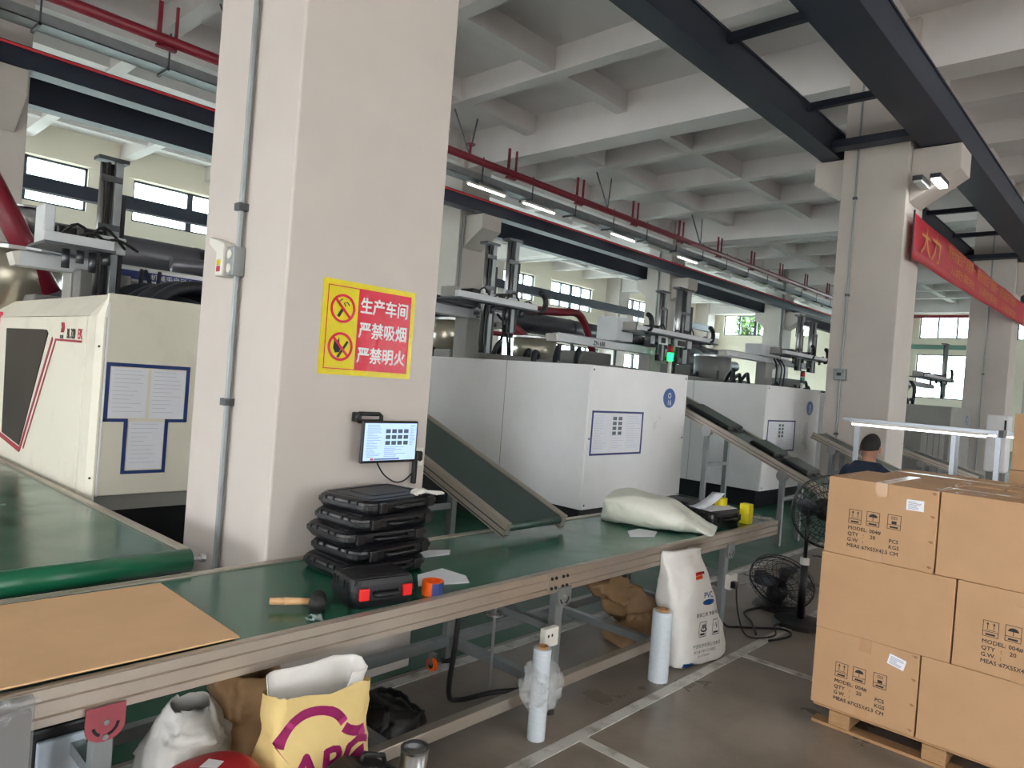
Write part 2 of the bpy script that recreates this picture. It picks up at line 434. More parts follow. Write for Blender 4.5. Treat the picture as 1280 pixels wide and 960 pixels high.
# rear wall and right wall with real window openings
def wall_with_openings(name, axis, pos, th, a0, a1, z0, z1, ops, m, label):
    b = MB(); cuts = sorted(set([a0, a1]+[v for o in ops for v in o[:2]]))
    for i in range(len(cuts)-1):
        s0, s1 = cuts[i], cuts[i+1]; zs = sorted([(o[2], o[3]) for o in ops if o[0] <= s0+1e-6 and o[1] >= s1-1e-6]); z = z0
        for (p, q) in zs+[(z1, z1)]:
            if p > z:
                if axis == 'y': b.box((s0, pos, z), (s1, pos+th, p))
                else: b.box((pos, s0, z), (pos+th, s1, p))
            z = q
    return struct(b.build(name, m), label, 'wall')
def window(idx, axis, pos, a0, a1, z0, z1, n, frame='frame_dark', ledge=True):
    t = thing('window_%d' % idx, '', 'window', ((a0+a1)/2, pos, z0) if axis == 'y' else (pos, (a0+a1)/2, z0), kind='structure')
    o, u = ((Vector((0, pos, 0)), PX) if axis == 'y' else (Vector((pos, 0, 0)), Vector((0, 1, 0))))
    def sl(b, x0, y0, x1, y1, d):
        if axis == 'y': b.box((x0, pos, y0), (x1, pos+d, y1))
        else: b.box((pos, x0, y0), (pos+d, x1, y1))
    b = MB(); fw = 0.06
    sl(b, a0, z0, a1, z0+fw, 0.1); sl(b, a0, z1-fw, a1, z1, 0.1); sl(b, a0, z0, a0+fw, z1, 0.1); sl(b, a1-fw, z0, a1, z1, 0.1)
    b.build('window_frame', frame, t)
    for k in range(n):
        x0 = a0+(a1-a0)*k/n; x1 = a0+(a1-a0)*(k+1)/n
        if k: 
            mu = MB(); wd = 0.09 if k*2 == n else 0.04
            sl(mu, x0-wd, z0, x0+wd, z1, 0.11); mu.build('mullion', frame, t)
        p = MB()
        if axis == 'y': p.box((x0+0.03, pos+0.04, z0+0.03), (x1-0.03, pos+0.05, z1-0.03))
        else: p.box((pos+0.04, x0+0.03, z0+0.03), (pos+0.05, x1-0.03, z1-0.03))
        p.build('pane', 'window_glass', t)
    if ledge:
        lg = MB(); 
        if axis == 'y': lg.box((a0-0.15, pos-0.18, z1+0.02), (a1+0.15, pos, z1+0.1))
        else: lg.box((pos-0.18, a0-0.15, z1+0.02), (pos, a1+0.15, z1+0.1))
        lg.build('ledge', 'wall_cream', t)
    return t
YW = 24.27; XW = 45.0
yw = [(3.3, 6.55), (7.83, 11.4), (13.75, 16.6), (17.9, 21.4), (23.95, 27.0), (28.35, 31.9), (34.6, 37.7), (39.0, 42.3)]
opsY = []
yl = [(x0+0.7+4.6*j, x0+5.1+4.6*j) for x0 in XC[:4] for j in (0, 1)]  # lower windows, widened to let more light into the rear bay
for a, b_ in yw: opsY += [(a, b_, 5.82, 7.12)]
for a, b_ in yl: opsY += [(a, b_, 0.9, 3.86)]
wall_with_openings('wall_back', 'y', YW, 0.25, -10, 45.2, 0, 8.09, opsY, 'wall_cream', 'cream rear wall with a band of high windows')
k = 0; WL = ['high two-sash window at the left, beside the edge pillar', 'high window behind the tall grey robot mast', 'high window hidden behind the big pillar, near end',
 'high window hidden behind the big pillar, far end', 'bright high window nearest the double robot masts', 'bright high window above the bent red pipe', 'high window just left of the far mid-hall pillar mast', 'narrow high window right of the mid-hall pillar']
for a, b_ in yw:
    k += 1; window(k, 'y', YW+0.08, a, b_, 5.82, 7.12, 4 if k > 4 else 2)['label'] = WL[k-1]
for a, b_ in yl:
    k += 1; window(k, 'y', YW+0.08, a, b_, 0.9, 3.86, 4, ledge=False)['label'] = '%s lower window of the rear wall from the edge pillar, behind the machines' % 'first second third fourth fifth sixth seventh eighth'.split()[k-9]
xw = [(16.6, 17.9, 5.85, 7.2, 1), (18.4, 22.8, 5.85, 7.2, 4), (8.1, 10.85, 5.85, 7.16, 3), (5.2, 7.4, 5.85, 7.16, 2), (8.1, 10.9, 2.5, 4.95, 2)]
wall_with_openings('wall_right', 'x', XW, 0.25, -10, 24.5, 0, 8.09, [q[:4] for q in xw], 'wall_cream', 'cream end wall far down the hall')
XL = ['small far window beside the distant pillar', 'far end-wall window with green leaves outside', 'upper far window between the two tall pillars', 'far window hidden behind the shaded pillar', 'big bright lower window between the two tall pillars']
for i, q in enumerate(xw):
    k += 1; window(k, 'x', XW+0.08, *q[:4], q[4], ledge=(i != 4))['label'] = XL[i]
MB().box((44.93, 7.2, 5.25), (45.0, 11.6, 5.5)).build('trim_1', 'frame_green')
struct(bpy.data.objects['trim_1'], 'green strip on the far end wall between the windows', 'trim')
# the walls behind the camera: unseen, door and window openings sized to balance the daylight
wall_with_openings('wall_front', 'y', -10.0, 0.25, -10, 45.2, 0, 8.09, [(-8+10.47*i, -6.3+10.47*i, 0.0, 3.4) for i in range(5)]+[(-8+10.47*i, -5.4+10.47*i, 5.8, 7.1) for i in range(5)], 'wall_cream', 'unseen cream wall behind the camera, door openings sized for daylight')
wall_with_openings('wall_left', 'x', -10.0, 0.25, -10, 24.5, 0, 8.09, [(-8.5+10.47*i, -5.4+10.47*i, 0.0, 3.6) for i in range(3)]+[(-8.5+10.47*i, -4.5+10.47*i, 5.8, 7.1) for i in range(3)], 'wall_cream', 'unseen cream end wall at the near end, openings sized for daylight')
# a tree outside the far end wall
tr = thing('tree', 'leafy green tree seen through the far end-wall window', 'tree', (53, 24.7, 0))
MB().cyl((53, 24.7, -0.2), (53.2, 24.8, 6.4), 0.22, r2=0.12).build('trunk', 'bark', tr)
b = MB()
for i in range(420):
    v = Vector((random.gauss(0, 1), random.gauss(0, 1), random.gauss(0, 1))).normalized()*random.uniform(0.5, 1)
    c = Vector((53.2+v.x*1.2, 24.8+v.y*1.05, 7.4+v.z*1.5)); a = Vector((random.random()-.5, random.random()-.5, random.random()-.5)).normalized()*0.26; d = a.orthogonal().normalized()*0.17
    b.quad(c-a, c-d, c+a, c+d)
cr = b.build('crown', 'leaf', tr); cr['kind'] = 'stuff'

# crane beams along the hall
def crane_beam(y0, y1, x0, x1, label, red=0, ht=0.46, z=5.95):
    t = thing('crane_beam', label, 'beam', (x0, (y0+y1)/2, z), kind='structure')
    yc = (y0+y1)/2; wb = MB().box((x0, y0, z), (x1, y1, z+0.03)).box((x0, y0, z+ht-0.03), (x1, y1, z+ht)).box((x0, yc-0.1, z+0.03), (x1, yc+0.1, z+ht-0.03))
    wb.build('girder', 'steel_navy', t)
    if red: MB().box((x0, y0-0.035, z+ht-0.06), (x1, y0-0.005, z+ht-0.025)).build('busbar', 'red_bar', t)
    n = int((x1-x0)/5.235)
    MB().box((x0, y0+0.02, z+0.03), (x1, y0+0.035, z+ht-0.03)).build('side_plate', 'steel_navy', t)
    return t
crane_beam(13.10, 13.45, -9, 44.5, 'long navy crane beam with the red busbar on the mid-hall pillars', 1, ht=0.34)
crane_beam(14.95, 15.27, -9, 44.5, 'navy crane beam behind the busbar beam, far side of the mid-hall pillars', 0, ht=0.5)
crane_beam(22.75, 23.1, -9, 43.4, 'dark crane beam crossing in front of the rear windows', 0, ht=0.38, z=5.89)
crane_beam(4.40, 4.72, -9, 44.5, 'navy overhead crane beam left of the bannered pillar', 0)
t = crane_beam(2.62, 3.19, -9, 44.5, 'wide navy overhead crane beam right of the bannered pillar', 0)
for x in (8.15, 10.77, 15.4, 18.0, 20.6):
    tag(MB().box((x-0.05, 3.21, 6.22), (x+0.05, 4.38, 6.32)).build('cross_strut', 'steel_navy'), 'short navy strut joining the two overhead crane beams near %s' % {8.15: 'the ceiling centre', 10.77: 'the bannered pillar, camera side', 15.4: 'the bannered pillar, far side', 18.0: 'the middle of the banner', 20.6: 'the shaded pillar'}[x], 'strut', kind='structure')
for x in (12.0, 22.5):
    tag(MB().box((x-0.06, 3.0, 6.0), (x+0.2, 4.5, 6.12)).build('cross_strut', 'steel_navy'), 'navy tie bar against the %s pillar' % ('bannered' if x < 15 else 'shaded grey'), 'strut', kind='structure')
# cable tray with lamps, red sprinkler pipe with hangers
ct = thing('cable_tray', 'galvanised cable tray running under the ceiling beside the red pipe', 'cable tray', (0, 12.2, 6.3))
MB().box((-9, 12.02, 6.30), (44, 12.38, 6.315)).box((-9, 12.02, 6.30), (44, 12.035, 6.46)).box((-9, 12.365, 6.30), (44, 12.38, 6.46)).build('trough', 'galv', ct)
for i in range(26):
    x = -1.0+1.75*i
    MB().box((x-0.02, 11.98, 6.26), (x+0.02, 12.42, 6.30)).box((x-0.012, 11.98, 6.26), (x+0.012, 12.0, 6.85)).build('hanger', 'galv_dark', ct)
ORD = 'first second third fourth fifth sixth seventh eighth ninth tenth eleventh twelfth thirteenth fourteenth fifteenth sixteenth'.split()
for i in range(16):
    x = 11.0+1.9*i
    L = thing('tube_lamp', '%s tube lamp under the cable tray, counting away from the big pillar' % ORD[i], 'lamp', (x, 12.2, 6.2), group='tube lamps under the cable tray')
    MB().box((x, 12.14, 6.22), (x+1.25, 12.27, 6.27)).build('housing', 'plastic_ivory', L)
    MB().cyl((x+0.02, 12.2, 6.2), (x+1.23, 12.2, 6.2), 0.018, 8).build('tube', 'lamp_on' if i in (0, 1, 3, 5) else 'lamp_off', L)
rp = thing('sprinkler_pipe', 'long dark red sprinkler pipe hung below the ceiling', 'pipe', (0, 11.7, 6.6))
MB().cyl((-9, 11.7, 6.6), (44, 11.7, 6.6), 0.085, 12).build('main_pipe', 'red_pipe', rp, smooth=True)
for i in range(20):
    x = 4.1+2.6*i
    if x > 44: break
    MB().box((x-0.16, 11.66, 6.48), (x-0.1, 11.7, 7.15)).box((x+0.1, 11.66, 6.48), (x+0.14, 11.7, 7.15)).box((x-0.16, 11.66, 6.46), (x+0.14, 11.74, 6.5)).build('hanger', 'red_pipe', rp)
for i in range(4):
    x = 5.3+G*i*0.5
    MB().bar((x, 11.7, 6.65), (x-0.35, 11.9, 7.6), 0.03, 0.03).bar((x, 11.7, 6.65), (x+0.35, 11.9, 7.6), 0.03, 0.03).build('sway_brace', 'galv_dark', rp)
vx = 10.55
MB().cyl((vx, 11.7, 6.6), (vx, 11.7, 6.9), 0.03, 8).ring((vx, 11.7, 6.88), (vx, 11.7, 6.9), 0.1, 0.075, 16).build('valve', 'red_pipe', rp)
tag(MB().cyl((44.6, 3, 7.05), (44.6, 13.2, 7.05), 0.09, 10).build('sprinkler_pipe', 'red_pipe'), 'short dark red pipe crossing the far end wall', 'pipe')
# conduits and wall devices on the pillars
def conduit(x, y, z0, z1, label, boxes=(), r=0.018):
    t = thing('conduit', label, 'conduit', (x, y, z0))
    MB().cyl((x, y, z0), (x, y, z1), r, 8).build('pipe', 'galv', t)
    for z in boxes: MB().box((x-0.03, y-0.03, z-0.02), (x+0.03, y+0.03, z+0.02)).build('clip', 'galv_dark', t)
    return t
conduit(1.775, 3.79, 0.03, 7.2, 'grey conduit running up the big pillar\'s bright side', (1.55, 2.62, 5))
conduit(12.245, 4.06, 0.03, 7.2, 'grey conduit up the camera-facing side of the bannered pillar', (1.3, 3.6, 5.2))
conduit(12.36, 13.75, 2, 5.9, 'thin conduit on the pillar behind the robot masts', r=0.03)
conduit(22.69, 14.25, 2, 8, 'dark conduit on the mid-hall pillar', (4,), r=0.03)
conduit(33.14, 13.9, 2, 8, 'dark conduit on the distant pillar under the crane beam', (4,), r=0.05)
conduit(22.715, 3.85, 0.03, 7.2, 'thin conduit on the shaded grey pillar', (2.9,))
e = thing('emergency_lamp', 'small white bracket lamp with a sticker on the big pillar', 'lamp', (1.8, 3.9, 2.3))
MB().prism([(3.86, 2.24), (3.95, 2.24), (3.95, 2.37), (4.05, 2.43), (4.05, 2.47), (3.93, 2.44), (3.86, 2.42)], 'x', 1.72, 1.80).build('housing', 'plastic_ivory', e, bevel=0.008)
MB().box((1.716, 3.885, 2.30), (1.72, 3.925, 2.33)).build('sticker', 'sign_yellow', e); MB().box((1.716, 3.885, 2.265), (1.72, 3.925, 2.295)).build('label', 'print_red', e)
s_ = thing('socket_box', 'grey double socket box on the big pillar beside the bracket lamp', 'socket', (1.8, 3.79, 2.3))
MB().box((1.73, 3.755, 2.24), (1.80, 3.835, 2.40)).build('housing', 'galv', s_, bevel=0.006)
for z in (2.28, 2.355): MB().cyl((1.73, 3.795, z), (1.724, 3.795, z), 0.025, 12).build('outlet', 'plastic_ivory', s_)
s_ = thing('switch_box', 'small square switch box on the bannered pillar', 'switch', (12.2, 4.06, 2.3))
MB().box((12.17, 3.97, 2.19), (12.27, 4.16, 2.38)).build('housing', 'galv', s_, bevel=0.01); MB().box((12.16, 4.03, 2.26), (12.17, 4.10, 2.31)).build('toggle', 'black_plastic', s_)
# bracket lamps under the corbel of the bannered pillar
for nm, y, z, mm, lab in (('bracket_lamp', 2.84, 5.30, 'lamp_bright', 'lit white bracket lamp under the pillar corbel above the banner'), ('bracket_lamp', 3.08, 5.30, 'lamp_off', 'unlit bracket lamp beside the lit one above the banner')):
    t = thing(nm, lab, 'lamp', (12.3, y, z))
    MB().box((11.95, y-0.07, z), (12.5, y+0.07, z+0.07)).build('housing', 'steel_dark', t)
    MB().box((11.97, y-0.055, z-0.03), (12.48, y+0.055, z)).build('diffuser', mm, t)
# the red banner strung between two pillars
bn = thing('banner', 'long red banner with gold characters strung between two pillars', 'banner', (12.5, 3.2, 4.2))
b = MB(); n = 60; rows = 4; P = []
for i in range(n+1):
    f = i/n; x = 12.42+f*11.4; sag = 0.10*4*f*(1-f)*-0.3
    for j in range(rows+1):
        zt = 4.92+sag; zb = 4.20+0.14*f+sag
        y = 3.2+0.012*math.sin(f*23+j*0.8)*(1-0.3*j/rows)
        P.append((x, y, zt+(zb-zt)*j/rows))
F = [(i*(rows+1)+j, (i+1)*(rows+1)+j, (i+1)*(rows+1)+j+1, i*(rows+1)+j+1) for i in range(n) for j in range(rows)]
b.add(P, F).build('cloth', 'banner_red', bn, smooth=True, solid=0.004)
text('big_characters', '大力', 0.52, (12.75, 3.155, 4.38), PX, PZ, 'gold', bn, sx=1.3)
for q, sx_ in enumerate((14.6, 17.2, 19.8)):
    text('small_characters', '抓安全促生产 质量第一', 0.26, (sx_, 3.155, 4.62), PX, PZ, 'gold', bn, sx=0.9)
    text('small_characters', '人人讲安全 事事为安全', 0.2, (sx_+0.3, 3.155, 4.35), PX, PZ, 'gold', bn, sx=1.0)
MB().cyl((12.42, 3.2, 4.16), (12.42, 3.2, 4.96), 0.015, 8).build('pole', 'black_plastic', bn)

# ================================================================ injection moulding machines
UZ = Vector((0, 0, 1))
def board(name, label, x0, z0, x1, z1, y, docs, fw=0.022, fm='blue_frame'):
    t = thing(name, label, 'notice', ((x0+x1)/2, y, z0))
    MB().frame((0, y, 0), PX, PZ, x0, z0, x1, z1, fw, 0.006, 0.001).build('tape_frame', fm, t)
    n = len(docs); ww = (x1-x0-2*fw)/n
    for i, d in enumerate(docs):
        a = x0+fw+ww*i+0.012; b_ = x0+fw+ww*(i+1)-0.012; c0 = z0+fw+0.012; c1 = z1-fw-0.012
        p = MB().plate((0, y, 0), PX, PZ, a, c0, b_, c1, 0.002, 0.001).build('sheet', 'paper', t)
        doc_print(p, (0, y-0.004, 0), PX, PZ, a, c0, b_, c1, d, t)
    return t
def doc_print(p, o, u, v, a, c0, b_, c1, d, t, mt='print_grey'):
    w_, h_ = b_-a, c1-c0
    if d == 'photos':
        q = MB()
        for r in range(4):
            for c in range(2):
                q.plate(o, u, v, a+w_*(0.14+0.36*c), c1-h_*(0.16+0.13*r), a+w_*(0.38+0.36*c), c1-h_*(0.07+0.13*r), 0.0008)
        x = q.build('photo_block', 'screen_dark', p); 
    q = MB(); random.seed(int(a*1000) % 97)
    n = max(5, int(h_/0.03))
    for i in range(n):
        if d == 'photos' and i < n*0.55: continue
        z = c1-h_*(0.05+0.9*i/n)
        q.plate(o, u, v, a+w_*0.08, z-h_*0.008, a+w_*random.uniform(0.45, 0.92), z, 0.0008)
    q.build('print_lines', 'print_faint', p)
    for ch in p.children:
        if p.parent is not None and p.parent.get('_w') is not None: ch.matrix_parent_inverse = Matrix.Identity(4)
def oval_badge(t, y, xc, zc, rx, rz, s):
    b = MB().poly((0, y, 0), PX, PZ, [(xc+rx*math.cos(2*math.pi*i/28), zc+rz*math.sin(2*math.pi*i/28)) for i in range(28)], 0.004, 0.001).build('badge', 'badge_blue', t)
    text('badge_number', s, rz*0.8, (xc, y-0.0055, zc-rz*0.72), PX, PZ, 'white_print', t, 'CENTER')
    MB().ring((xc, y-0.0055, zc+rz*0.25), (xc, y-0.007, zc+rz*0.25), rz*0.3, rz*0.2, 16).build('badge_emblem', 'white_print', t)

def white_machine(X0, X1, Y0, Y1, z0, z1, label, num, m='machine_white', brd=None, badge=True):
    t = thing('injection_machine', label, 'machine', ((X0+X1)/2, Y0, 0), group='injection machines in a row')
    MB().box((X0+0.12, Y0+0.12, 0), (X1-0.1, Y1+3.2, z0)).build('bed', 'black_base', t)
    MB().box((X0, Y0+0.012, z0), (X0+0.03, Y1, z1)).build('side_panel', m, t, bevel=0.006)
    MB().box((X0+0.012, Y0, z0), (X1, Y0+0.03, z1)).build('end_panel', m, t, bevel=0.006)
    MB().box((X1-0.03, Y0+0.03, z0), (X1, Y1, z1)).build('side_panel', m, t, bevel=0.006)
    MB().box((X0+0.03, Y0+0.03, z1-0.32), (X1-0.03, Y0+0.9, z1-0.28)).build('inner_deck', 'machine_mid', t)
    MB().box((X0-0.003, Y0+1.3, z0), (X0+0.0, Y0+1.306, z1)).build('panel_seam', 'machine_grey', t)
    for (dx, dz) in ((0.05, 0.05), (X1-X0-0.05, 0.05), (0.05, z1-z0-0.05), (X1-X0-0.05, z1-z0-0.05), (0.05, 0.8), (X1-X0-0.05, 0.8)):
        MB().cyl((X0+dx, Y0+0.002, z0+dz), (X0+dx, Y0-0.004, z0+dz), 0.012, 10).build('screw', 'steel_dark', t)
    if badge: oval_badge(t, Y0, X0+1.70*(X1-X0)/2.14, z0+1.32*(z1-z0)/1.64, 0.145, 0.125, num)
    # what stands inside and behind the guards
    xm = (X0+X1)/2
    MB().box((X0+0.25, Y0+1.6, 0.5), (X1-0.25, Y0+1.95, z1+0.08)).build('moving_platen', 'machine_mid', t, bevel=0.02)
    MB().box((X0+0.2, Y0+2.6, 0.5), (X1-0.2, Y0+2.95, z1+0.12)).build('fixed_platen', 'machine_grey', t, bevel=0.02)
    for dx in (-0.65, 0.65):
        MB().cyl((xm+dx, Y0+0.3, z1-0.15), (xm+dx, Y0+2.7, z1-0.15), 0.07, 12).build('tie_bar', 'steel', t, smooth=True)
    MB().box((xm-0.85, Y0+3.3, 0.5), (xm+0.85, Y0+6.4, z1+0.2)).build('injection_cover', 'machine_mid', t, bevel=0.03)
    MB().box((xm-0.5, Y0+4.2, z1+0.2), (xm+0.45, Y0+5.2, z1+0.48)).build('motor_housing', 'machine_mid', t, bevel=0.03)
    MB().cyl((xm, Y0+2.95, z1-0.12), (xm, Y0+5.4, z1-0.12), 0.13, 14).build('barrel', 'steel_dark', t, smooth=True)
    random.seed(int(X0*10))
    for q in range(5):
        a = xm+random.uniform(-0.8, 0.8); c = Y0+random.uniform(0.9, 2.4)
        MB().tube(smooth_path([(a, c, z1-0.2), (a+0.1, c+0.1, z1+0.12), (a+0.35, c+0.25, z1+random.uniform(0.1, 0.3)), (a+0.6, c+0.5, z1+0.05), (a+0.7, c+0.6, z1-0.2)], 4), 0.035, 8).build('hose', 'hose', t, smooth=True)
    return t
m2 = white_machine(6.34, 8.48, 4.75, 8.7, 0.39, 2.02, 'plain white injection machine in mid photo, numbered 16 on its blue oval', '16')
m3 = white_machine(11.03, 13.34, 4.75, 8.7, 0.30, 2.01, 'white injection machine behind the sloping conveyor with black shells', '17')
m4 = white_machine(15.45, 17.7, 4.75, 8.7, 0.30, 2.0, 'white injection machine half hidden behind the bannered pillar', '18')
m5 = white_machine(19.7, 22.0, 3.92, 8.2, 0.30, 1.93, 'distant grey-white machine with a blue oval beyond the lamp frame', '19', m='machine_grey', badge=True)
board('notice_board', 'blue-taped notice with three sheets on the plain white machine', 6.415, 1.0, 7.46, 1.51, 4.75, ['lines', 'photos', 'lines'])
board('notice_board', 'small blue-taped notice on the machine behind the sloping conveyor', 11.13, 0.93, 12.26, 1.45, 4.75, ['lines', 'photos', 'lines'])
# the branded cream machine at the left
t = m1 = thing('injection_machine', 'cream injection machine with dark window, red stripes and lettering, beside the wide belt', 'machine', (2.3, 5.2, 0), group='injection machines in a row')
XA, YA0 = 1.525, 5.2
MB().box((1.75, 5.32, 0), (3.05, 12, 0.69)).build('bed', 'black_base', t)
MB().box((1.585, 5.24, 0.69), (3.1, 5.4, 0.80)).build('sill', 'machine_grey', t)
MB().box((XA, 5.445, 0.72), (XA+0.03, 8.9, 2.0)).build('door_panel', 'machine_cream', t, bevel=0.006)
MB().prism([(XA, 2.003), (XA+0.03, 2.003), (XA+0.2, 2.17), (XA+0.17, 2.175)], 'y', 5.42, 8.9).build('roof_slope', 'machine_cream', t)
MB().prism([(1.530, 5.44), (1.530, 5.26), (1.560, 5.2), (1.572, 5.2), (1.572, 5.26), (1.56, 5.44)], 'z', 0.72, 2.0).build('corner_post', 'machine_cream', t)
MB().add([(1.530, 5.44, 2.0), (1.530, 5.26, 2.0), (1.560, 5.2, 2.0), (1.695, 5.44, 2.17), (1.62, 5.25, 2.17), (1.585, 5.2, 2.16), (1.585, 5.2, 2.0)],
         [(0, 1, 4, 3), (1, 2, 5, 4), (2, 6, 5)]).build('corner_cap', 'machine_cream', t)
MB().box((1.576, 5.2, 0.80), (3.1, 5.23, 2.16)).build('end_panel', 'machine_cream', t, bevel=0.006)
MB().box((1.577, 5.19, 0.80), (1.588, 5.2, 2.1)).build('edge_trim', 'machine_white', t)
for z in (0.92, 1.8): MB().cyl((1.548, 5.225, z), (1.542, 5.222, z), 0.008, 8).build('screw', 'black_plastic', t)
FU, FV = MY, PZ
def fy(pts): return [(-y, z) for y, z in pts]
MB().poly((XA, 0, 0), FU, FV, fy([(7.706, 1.90), (7.62, 0.97), (6.99, 0.925), (6.36, 1.87), (6.40, 1.895), (6.5, 1.90)]), 0.004, 0.001).build('door_window', 'dark_window', t)
def strip(p, q, wd):
    p, q = Vector(p), Vector(q); d = (q-p).normalized(); n = Vector((-d.y, d.x))*wd/2
    return [tuple(p+n), tuple(p-n), tuple(q-n), tuple(q+n)]
s1 = MB()
for (p, q, wd) in (((6.235, 1.835), (6.975, 0.89), 0.035), ((6.975, 0.89), (7.72, 0.945), 0.04), ((6.15, 1.82), (6.86, 0.92), 0.022), ((5.52, 1.822), (6.16, 1.826), 0.016)):
    s1.poly((XA, 0, 0), FU, FV, fy(strip(p, q, wd)), 0.003, 0.0012)
s1.build('stripe', 'red_stripe', t)
text('model_lettering', 'BL 320', 0.098, (XA-0.002, 5.875, 1.842), MY, PZ, 'print_black', t, sx=0.72, bold=0.002)
text('model_lettering', 'EK', 0.098, (XA-0.002, 5.62, 1.842), MY, PZ, 'print_red', t, sx=0.9, bold=0.002)
text('maker_lettering', 'BOLE', 0.034, (XA-0.002, 6.04, 1.838), MY, PZ, 'print_black', t, bold=0.001)
lg = MB()
for d in (0, 0.027, 0.054): lg.poly((XA, 0, 0), FU, FV, fy([(6.03-d, 1.955), (6.01-d, 1.92), (6.03-d, 1.882), (6.01-d, 1.882), (5.99-d, 1.92), (6.01-d, 1.955)]), 0.003, 0.0012)
lg.build('maker_emblem', 'red_stripe', t)
MB().box((XA-0.02, 8.0, 0.72), (XA+0.02, 9.4, 2.05)).build('rear_door', 'pink_plastic', t)
MB().box((1.75, 7.9, 0.6), (3.0, 8.3, 2.25)).build('fixed_platen', 'machine_mid', t, bevel=0.02)
MB().box((1.8, 6.7, 1.9), (2.2, 7.05, 2.43)).build('robot_pedestal', 'machine_mid', t, bevel=0.01)
for q, (yy, rr_) in enumerate(((5.6, 0.05), (5.9, 0.06), (6.2, 0.05), (6.6, 0.07))):
    MB().tube(smooth_path([(1.9, yy, 1.9), (2.05, yy, 2.2), (2.4, yy+0.1, 2.33), (2.9, yy+0.1, 2.2), (3.05, yy+0.1, 1.9)], 5), rr_, 8).build('hose', 'hose', t, smooth=True)
MB().box((1.75, 5.4, 1.7), (3.05, 6.5, 2.12)).build('clamp_block', 'black_base', t, bevel=0.02)
MB().box((2.2, 7.2, 1.7), (3.05, 7.8, 2.36)).build('clamp_block', 'black_base', t, bevel=0.02)
# T-shaped notice on the end panel
nb = thing('notice_board', 'T-shaped blue-taped notice of three sheets on the cream machine', 'notice', (1.87, 5.2, 0.94))
o = (0, 5.2, 0); fr = MB()
for a in ((1.591, 1.675, 2.14, 1.70), (1.591, 1.305, 1.615, 1.675), (2.116, 1.305, 2.14, 1.675), (1.591, 1.30, 1.745, 1.322), (1.99, 1.30, 2.14, 1.322), (1.722, 0.965, 1.745, 1.30), (1.99, 0.965, 2.012, 1.30), (1.722, 0.943, 2.012, 0.965)):
    fr.plate(o, PX, PZ, *a, 0.005, 0.001)
fr.build('tape_frame', 'blue_frame', nb)
for a in ((1.62, 1.328, 1.858, 1.668), (1.877, 1.325, 2.112, 1.668), (1.752, 0.975, 1.985, 1.303)):
    p = MB().plate(o, PX, PZ, *a, 0.002, 0.001).build('sheet', 'paper', nb); doc_print(p, (0, 5.196, 0), PX, PZ, *a, 'lines', nb)

